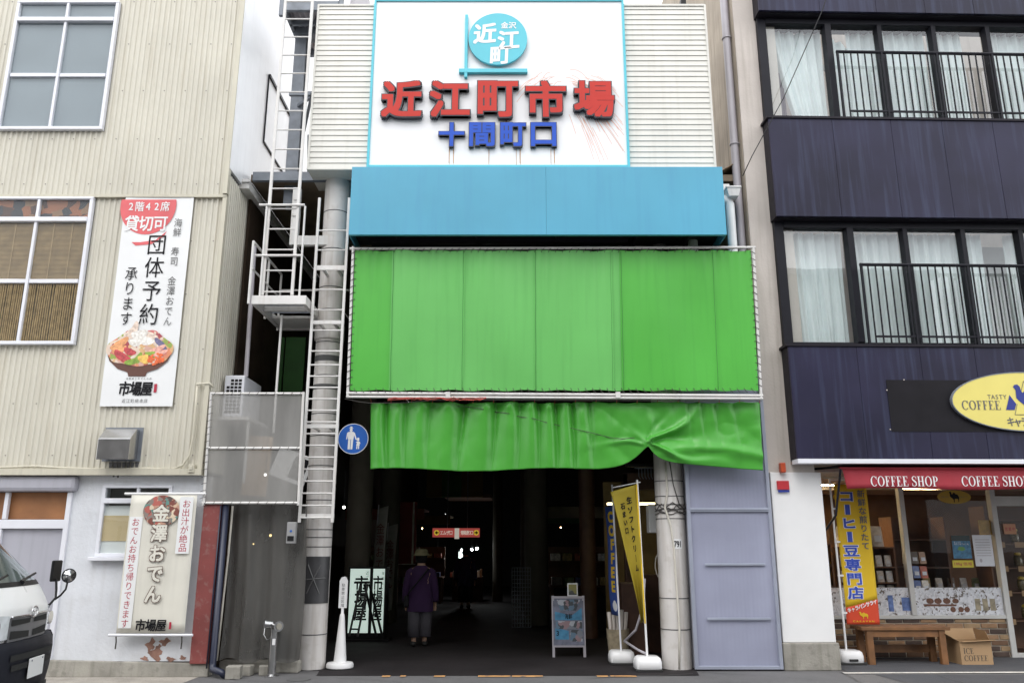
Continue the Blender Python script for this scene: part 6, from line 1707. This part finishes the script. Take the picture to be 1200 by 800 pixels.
# distant shopper
# goods stands along both walls
for k_, (x, Y, lab) in enumerate(((-2.9,19.5,'dim goods stand along the left arcade wall'),(1.5,18.5,'dim goods stand along the right arcade wall behind the wire rack'),(1.2,22.5,'farther goods stand along the right arcade wall'),(-2.6,23.5,'farther goods stand along the left arcade wall'))):
    t = thing('goods_stand', (x,Y,0), lab, 'stand', 'goods stands inside the arcade')
    b = MB(); b.box(x-.7,x+.7,Y-.4,Y+.4,.66,.7); b.box(x-.7,x+.7,Y+.3,Y+.36,.7,1.5); b.box(x-.7,x+.7,Y,Y+.36,1.16,1.2); b.build('table', M['shelfwood'], t)
    for sx in (-.64,.64): 
        for sy in (-.34,.3): MB().box(x+sx-.03,x+sx+.03,Y+sy-.03,Y+sy+.03,0,.66).build('leg', M['shelfwood'], t)
    b = MB(); b.box(x-.9,x+.9,Y-.6,Y+.5,2.3,2.34); b.box(x-.9,x+.9,Y-.62,Y-.6,2.1,2.34); b.build('awning_board', mat('stand_awning_%d'%k_,((.20,.05,.03),(.18,.14,.10),(.05,.10,.05),(.16,.10,.03))[k_],.8,var=.3), t)
    for j in range(5):
        for zz in (.7,1.2):
            o = MB().box(x-.64+.26*j,x-.43+.26*j,Y-.36 if zz < 1 else Y+.04,Y+.0 if zz < 1 else Y+.26,zz,zz+.12+.04*((j*3+k_)%3)).build('goods_crate', pm[(j*3+k_+int(zz))%8], bevel=.01)
            tag(o, '%s crate on the %s shelf of the %s goods stand' % (('leftmost','second','middle','fourth','rightmost')[j],'lower' if zz < 1 else 'upper',('near left','near right','far right','far left')[k_]), 'crate', 'crates on the goods stands')
    if k_ > 1: bulb(x+.1,Y-.35,2.0,.016,25,('added lamp brightening the near left goods stand','added lamp brightening the near right goods stand','added lamp brightening the far right goods stand','added lamp brightening the far left goods stand')[k_],(1,.62,.28))  # lamps added over the far stands to brighten the deep arcade
# grid rack on the right
t = thing('grid_rack', (WX(612,720,16),16,0), 'wire grid rack leaning by the middle arcade column', 'rack')
b = MB(); x0, x1 = WX(600,700,16.2), WX(622,700,16.2); z1 = WZ(665,16.2)
for i in range(8): b.cyl((x0+(x1-x0)*i/7,16.2,.03),(x0+(x1-x0)*i/7,16.3,z1),.006,n=5)
for i in range(16): z = .03+(z1-.03)*i/15; b.cyl((x0,16.2+.1*i/15,z),(x1,16.2+.1*i/15,z),.006,n=5)
b.build('grid', M['galv'], t)
# side shop on the right of the arcade
t = thing('side_shop', (2.7,12.2,0), 'dark side shop front with lit strip and lantern box behind the mustard flag', 'shop front')
b = MB(); b.box(1.75,3.0,12.6,12.7,0,1.1); b.box(1.7,3.0,12.6,12.75,2.35,2.6); b.box(1.70,1.78,12.6,12.75,0,2.6); b.build('frame', M['darkbrown'], t, bevel=.01)
b = MB(); b.quad((1.78,12.66,1.1),(3.0,12.66,1.1),(3.0,12.66,2.35),(1.78,12.66,2.35)); b.build('pane', M['glass_shop'], t)
b = MB(); b.box(1.6,3.0,14.4,14.5,0,2.6); b.build('back_wall', mat('ochre_wall',(.20,.14,.06),.8,var=.3), t)
strip((1.5,12.9,2.17),(2.6,13.05,2.17),emit('side_tube_glow',(1,.85,.45),5),'yellowish tube lamp behind the mustard flag')
hx, hz = W(769,608,11.6)
t = thing('lantern_box', (hx,11.6,hz-.2), 'off white box lantern hanging beside the right column', 'lantern')
MB().box(hx-.12,hx+.12,11.5,11.72,WZ(624,11.6),WZ(591,11.6)).build('box_body', M['bannerwhite'], t, bevel=.012)
b = MB(); b.cyl((hx,11.6,WZ(591,11.6)),(hx,11.6,2.75),.008,n=6); b.box(hx-.4,hx+.16,11.58,11.64,2.6,2.64); b.build('hanger', M['black'], t)
b = MB()
for i in range(8):
    x = 1.86+.045*i; b.tube([(x,12.0,2.62),(x,12.0,2.5),(x+.02,12.0,2.46)],.006,4)
b.cyl((1.8,12.0,2.62),(2.3,12.0,2.62),.01,n=6)
tag(b.build('hook_rail', M['galv']), 'small rail of hooks above the box lantern', 'rail')
b = MB(); b.tube([(2.02+.06*math.sin(a), 11.5, 1.25+.16*math.cos(a)) for a in [2*math.pi*i/14 for i in range(15)]],.008,5)
tag(b.build('hanging_coil', M['ropewhite'], smooth=True), 'loop of pale cord hanging left of the right column', 'cord')
tag(MB().box(1.55,1.9,12.0,12.5,0,1.0).build('dark_crate', M['darkbrown'], bevel=.02), 'dark wooden crate behind the flag bases', 'crate')
# ------------------------------------------------------------------ people
def skin_body(name, parent, pts, edges, radii, m, sub=2, root=0):
    me = bpy.data.meshes.new(name)
    org = wloc(parent)
    me.from_pydata([Vector(p)-org for p in pts], edges, [])
    o = bpy.data.objects.new(name, me); COL.objects.link(o); o.parent = parent
    bm = bmesh.new(); bm.from_mesh(me)
    ly_ = bm.verts.layers.skin.verify()
    bm.verts.ensure_lookup_table()
    for i, v in enumerate(bm.verts):
        r = radii[i]; v[ly_].radius = (r,r) if not isinstance(r,tuple) else r
        v[ly_].use_root = (i == root)
    bm.to_mesh(me); bm.free()
    mod = o.modifiers.new('skin','SKIN'); mod.use_smooth_shade = True
    s = o.modifiers.new('sub','SUBSURF'); s.levels = sub; s.render_levels = sub
    me.materials.append(m)
    return o
def person(px, py, Y, H, label, coat, hat, trouser, bag=True):
    x, _ = W(px,py,Y)
    t = thing('person', (x,Y,0), label, 'person')
    k = H/1.45
    P = lambda a,b_,c: (x+a*k, Y+b_*k, c*k)
    pts, ed, rad = [], [], []
    def v(p, r, par=None):
        pts.append(P(*p)); rad.append(r*k)
        if par is not None: ed.append((par,len(pts)-1))
        return len(pts)-1
    pel = v((0,0,.74),.125); wa = v((0,0,.90),.115,pel); ch = v((0,.01,1.08),.13,wa); nk = v((0,.02,1.20),.055,ch); hd0 = v((0,.04,1.27),.075,nk); hd1 = v((0,.045,1.36),.088,hd0); v((0,.04,1.42),.05,hd1)
    for s in (-1,1):
        sh = v((s*.16,.01,1.12),.06,ch); el = v((s*.215,-.0,.88),.043,sh); wr = v((s*.225,.06,.68),.03,el); pm_ = v((s*.225,.08,.62),.028,wr)
        for q in range(4): a = v((s*.225+(-.018+.012*q),.095,.575),.009,pm_); b_ = v((s*.222+(-.018+.012*q),.10,.545-.006*(q%2)),.008,a); v((s*.216+(-.018+.012*q),.092,.52),.007,b_)
        a = v((s*.205,.11,.60),.010,pm_); v((s*.198,.115,.57),.008,a)
        hp = v((s*.075,0,.66),.085,pel); kn = v((s*.08,.03 if s > 0 else -.02,.38),.06,hp); an = v((s*.08,.0 if s > 0 else -.06,.08),.038,kn); v((s*.085,.1 if s > 0 else .05,.035),.032,an)
    skin_body('body', t, pts, ed, rad, M['skin'])
    # coat: flared tunic with sleeves as one skinned cloth over the body
    pr = [(.205,.52),(.20,.62),(.185,.8),(.17,.95),(.178,1.06),(.165,1.14),(.10,1.195),(.065,1.215)]
    b = MB(); vs = []; n = 36
    for r, z in pr:
        for i in range(n):
            a = 2*math.pi*i/n; w_ = 1+.05*math.sin(a*7)*max(0,(1.0-z))
            vs.append(P(r*1.02*w_*math.cos(a), r*.72*w_*math.sin(a)+.012, z))
    b.add(vs, [(j*n+i, j*n+(i+1)%n, (j+1)*n+(i+1)%n, (j+1)*n+i) for j in range(len(pr)-1) for i in range(n)])
    for s in (-1,1):
        b.tube([P(s*.12,.01,1.14),P(s*.17,.01,1.10),P(s*.205,.0,.98),P(s*.228,.0,.86),P(s*.235,.05,.72),P(s*.235,.065,.675)],[.06*k,.072*k,.066*k,.06*k,.056*k,.058*k],14)
    b.build('coat', coat, t, smooth=True)
    b = MB()
    for s in (-1,1):
        dy = .03 if s > 0 else -.02
        b.tube([P(s*.08,0,.70),P(s*.085,dy*.5,.5),P(s*.088,dy,.36),P(s*.088,dy*.4-.02,.14)],[.10*k,.10*k,.095*k,.092*k],16)
    b.build('trousers', trouser, t, smooth=True)
    b = MB()
    for s in (-1,1): yy = .04 if s > 0 else -.02; b.ball(P(s*.085,yy,.045),.062*k,.8,1.9,.72,14,8)
    b.build('shoes', M['rubber'], t, smooth=True)
    b = MB(); c = P(0,.04,1.365)
    if hat: b.lathe([(.155*k,-.0),(.152*k,.012*k),(.108*k,.022*k),(.105*k,.06*k),(.085*k,.095*k),(.02*k,.108*k)], c, 28); b.build('hat', hat, t, smooth=True)
    b = MB(); b.ball(P(0,.03,1.33),.098*k,1,1.02,1.05,18,12); b.build('hair', M['ink'], t, smooth=True)
    if bag:
        b = MB(); b.tube([P(.13,-.09,1.17),P(.0,-.155,1.0),P(-.17,-.14,.80),P(-.2,-.02,.74)],.012*k,6); b.build('bag_strap', M['ink'], t)
        b = MB(); b.box(*[q for q in (P(-.25,0,0)[0],P(-.17,0,0)[0],P(0,-.1,0)[1],P(0,.12,0)[1],.58*k,.76*k)]); b.build('bag', M['ink'], t, bevel=.03)
    return t
person(491,757,13.4,1.45,'person in a purple coat and cream hat walking into the arcade',M['coat'],M['hat'],M['trouser'])
person(545,703,21.5,1.5,'distant person in dark blue clothes deep inside the arcade',mat('navy_coat_cloth',(.03,.035,.09),.9),None,M['black'],False)
# ------------------------------------------------------------------ white van
VA = R(9.5)
VO = Vector((-4.345,7.72,0))
E1 = Vector((math.cos(VA),math.sin(VA),0)); E2 = Vector((-math.sin(VA),math.cos(VA),0))
def VX(p): return VO + E1*p[0] + E2*p[1] + Vector((0,0,p[2]))
van = thing('white_van', tuple(VO), 'white cab over van with black bumper parked at the left edge', 'van')
HWd = .845
prof = [(-.03,.70),(-.005,.80),(-.01,.90),(-.025,.97),(-.055,1.03),(-.09,1.09),(-.125,1.145),(-.145,1.17)]
wsp = [(-.145,1.17),(-.285,1.31),(-.435,1.46),(-.585,1.61),(-.725,1.75)]
roof = [(-.725,1.75),(-.83,1.82),(-1.04,1.885),(-1.6,1.94),(-2.6,1.96),(-4.3,1.94),(-4.5,1.86)]
def vs_(w, cut=2.6, amt=.20): return -amt*abs(w)**cut*.75 - .06*abs(w)**8
def wid(z): return HWd*(1 - .02*max(0,(.9-z)) - .17*max(0,(z-1.15))/.8)
def vsurf(pl, shift=0.0):
    def f(u,v):
        w = u*2-1
        q = v*(len(pl)-1); i = min(int(q),len(pl)-2); fr = q-i
        x = pl[i][0]+(pl[i+1][0]-pl[i][0])*fr; z = pl[i][1]+(pl[i+1][1]-pl[i][1])*fr
        fade = 1 if x > -1.2 else max(.0, 1-(-1.2-x)/1.0)
        return (x+vs_(w)*fade+shift, w*wid(z), z-.035*abs(w)**4*max(0,(z-1.0)))
    return f
def vb(): return MB(VX)
b = vb(); b.grid(vsurf(prof),26,21); b.grid(vsurf(roof),26,18)
low = [(-.02,.32),(-.02,.70)]
for s in (-1,1):
    ch_ = [(-.30,.30),(-.24,.70),(-.22,.90),(-.235,.97),(-.265,1.03),(-.30,1.085),(-.36,1.155),(-.50,1.29),(-.65,1.44),(-.80,1.59),(-.94,1.715),(-1.15,1.80),(-1.5,1.87),(-4.45,1.9),(-4.55,1.2),(-4.55,.35)]
    b.add([(x,s*wid(z)*1.0,z) for x,z in ch_],[tuple(range(len(ch_)))])
b.add([(-4.55,-HWd,.35),(-4.55,HWd,.35),(-4.5,HWd*.86,1.86),(-4.5,-HWd*.86,1.86)],[(0,1,2,3)])
b.build('body', M['vanwhite'], van, smooth=True, angle=35)
b = vb(); b.grid(vsurf(wsp,.004),20,12); b.build('windshield', glass('van_glass',(.55,.62,.6),1.1), van, smooth=True)
b = vb(); b.box(-1.5,-.45,-.7,.7,1.0,1.12); b.box(-1.5,-1.45,-.75,.75,.9,1.8); b.box(-1.3,-1.1,.1,.6,1.12,1.55); b.box(-1.3,-1.1,-.6,-.1,1.12,1.55); b.build('interior', M['vanint'], van)
b = vb(); b.tube([(-.52+.06*math.sin(a),-.25+.17*math.cos(a),1.36+.17*math.sin(a)) for a in [2*math.pi*i/18 for i in range(19)]],.016,6); b.build('steering_wheel', mat('tan_wheel',(.2,.13,.08),.5), van, smooth=True)
for w0, w1 in ((-.55,-.02),(.05,.62)):
    b = vb(); b.tube([(-.15,w0,1.195),(-.195,(w0+w1)/2,1.225),(-.245,w1,1.25)],.011,6); b.tube([(-.135,w0,1.185),(-.165,w0+.1,1.21)],.018,6); b.build('wiper', M['black'], van)
b = vb(); b.grid(vsurf([(-.14,1.155),(-.17,1.195)],.012),20,2); b.build('cowl', M['black'], van)
# bumper
b = vb()
bp = [(-.10,.22),(.03,.28),(.05,.42),(.055,.56),(.045,.66),(.02,.705),(-.06,.71)]
b.grid(vsurf(bp,.015),30,18)
for s in (-1,1):
    b.add([(-.13+x,s*HWd*.99,z) for x,z in bp]+[(-.75,s*HWd*.99,.71),(-.75,s*HWd*.99,.25)], [tuple(range(9))])
b.build('bumper', M['vanblack'], van, smooth=True, angle=40)
b = vb()
for z0,z1,a,c in ((.56,.61,-.55,.55),(.48,.53,-.52,.52),(.26,.31,-.45,.45)):
    b.grid(lambda u,v: (.079-.012*0+vs_(a+(c-a)*u)*1.0+.002,(a+(c-a)*u)*HWd,z0+(z1-z0)*v),14,1)
b.build('air_slot', M['rubber'], van)
# grille
b = vb(); b.grid(lambda u,v: (vs_(-.49+.98*u)+.004,(-.49+.98*u)*HWd,.71+.195*v),20,2); b.build('grille_surround', mat('grille_grey',(.20,.20,.21),.4,.2), van, smooth=True)
b = vb()
for zc, hh in ((.765,.034),(.865,.026)):
    for s in (-1,1):
        b.grid(lambda u,v: (vs_(s*(.05+.41*u))+.009, s*(.05+.41*u)*HWd, zc-.012*(1-u)*(0 if zc > .8 else 1)+hh*(2*v-1)*(.75+.25*u)),10,1)
b.build('grille_slot', M['rubber'], van)
b = vb()
for s in (-1,1): b.tube([(vs_(s*.49*q)+.014, s*.49*q*HWd, .915-.03*max(0,(.25-q))/.25*1.0) for q in [i/10 for i in range(11)]],.008,6)
b.build('grille_trim', M['chrome'], van, smooth=True)
b = vb()
ez = .935
def ring(cy, cz, ry, rz, r=.0075): b.tube([(.022-.10*0+(-.03 if 0 else -.0), cy+ry*math.cos(a), cz+rz*math.sin(a)) for a in [2*math.pi*i/24 for i in range(25)]],r*.55,6)
ring(0,ez,.068,.046); ring(0,ez-.0,.024,.044,.006); ring(0,ez+.018,.048,.020,.006)
b.build('emblem', M['chrome'], van, smooth=True)
for s in (-1,1):
    b = vb(); b.grid(lambda u,v: (vs_(s*(.50+.46*u))+.006-.03*u*u, s*(.50+.46*u)*HWd, .735+(.19+.03*u)*v),10,6)
    hl = b.build('headlight', M['lens'], van, smooth=True)
    b = vb(); b.cyl((vs_(.70)-.0,s*.70*HWd,.84),(vs_(.70)+.022,s*.70*HWd,.84),.06,n=18); b.build('reflector', M['chrome'], hl, smooth=True, angle=40)
b = vb(); b.box(.085,.095,-.165,.165,.385,.55); b.build('number_plate', M['white'], van, bevel=.004)
b = vb()
for y in (-.12,.12): b.cyl((.095,y,.53),(.099,y,.53),.008,n=8)
b.build('plate_bolt', M['galv'], van)
# mirrors on the far front corner
def WP(px, py, Y): x, z = W(px,py,Y); return (x,Y,z)
b = MB(); b.tube([WP(50,710,8.55),WP(58,708,8.62),WP(65,700,8.68),WP(66,690,8.70),WP(66,678,8.70)],.012,8); b.tube([WP(64,702,8.67),WP(71,697,8.7),WP(77,690,8.71),WP(80,678,8.73)],.010,8)
b.build('mirror_arm', M['black'], van, smooth=True)
b = MB(); q0, q1 = WP(62,681,8.7), WP(68.5,656,8.7); b.box(q0[0],q1[0],8.62,8.80,q0[2],q1[2]); b.build('door_mirror', M['black'], van, bevel=.025)
c_ = Vector(WP(80.5,674,8.72)); b = MB(); b.lathe([(.001,-.03),(.055,-.02),(.072,.0),(.072,.012),(.064,.014)], (0,0,0), 24)
nrm = Vector((.75,-.62,-.1)).normalized(); rot_ = nrm.to_track_quat('Z','Y').to_matrix()
b.v = [tuple(c_ + rot_ @ Vector(p)) for p in b.v]
mi_ = b.build('convex_mirror', M['black'], van, smooth=True, angle=40)
b = MB(); b.lathe([(.001,.016),(.062,.0145)], (0,0,0), 24); b.v = [tuple(c_ + rot_ @ Vector(p)) for p in b.v]
b.build('mirror_glass', M['chrome'], mi_, smooth=True)
for xx in (-.95,-3.4):
    for s in (-1,1):
        b = vb(); b.cyl((xx,s*.66,.32),(xx,s*.86,.32),.32,n=32); wh = b.build('wheel', M['rubber'], van, smooth=True, angle=40)
        b = vb(); b.cyl((xx,s*.861,.32),(xx,s*.87,.32),.19,n=24); b.build('rim', M['galv'], wh, smooth=True, angle=40)
# ------------------------------------------------------------------ unseen houses opposite, made tall and dark to block low sky and reflections
for k_, (x0, x1, h, c) in enumerate(((-22,-8,11,(.16,.15,.14)),(-7.6,3,10,(.2,.18,.16)),(3.4,18,12,(.14,.145,.155)))):
    t = thing('unseen_house', ((x0+x1)/2,-9,0), ('unseen grey house across the street at left, blocking low sky','unseen dark house across the street, blocking low sky','unseen blue grey house across the street at right, blocking low sky')[k_], 'house')
    MB().box(x0,x1,-14,-9,0,h).build('wall', mat('house_wall_%d'%k_,c,.9,var=.1,streak=.2), t)
    b = MB()
    for i in range(4):
        for z in (.8,3.6,6.6): 
            xx = x0+1+(x1-x0-2)*i/4; b.box(xx,xx+1.6,-9.0,-8.96,z,z+1.5)
    b.build('window', M['navyframe'], t)
    MB().box(x0-.3,x1+.3,-14.3,-8.6,h,h+.3).build('roof', M['galv'], t)
bpy.data.objects.remove(_to)
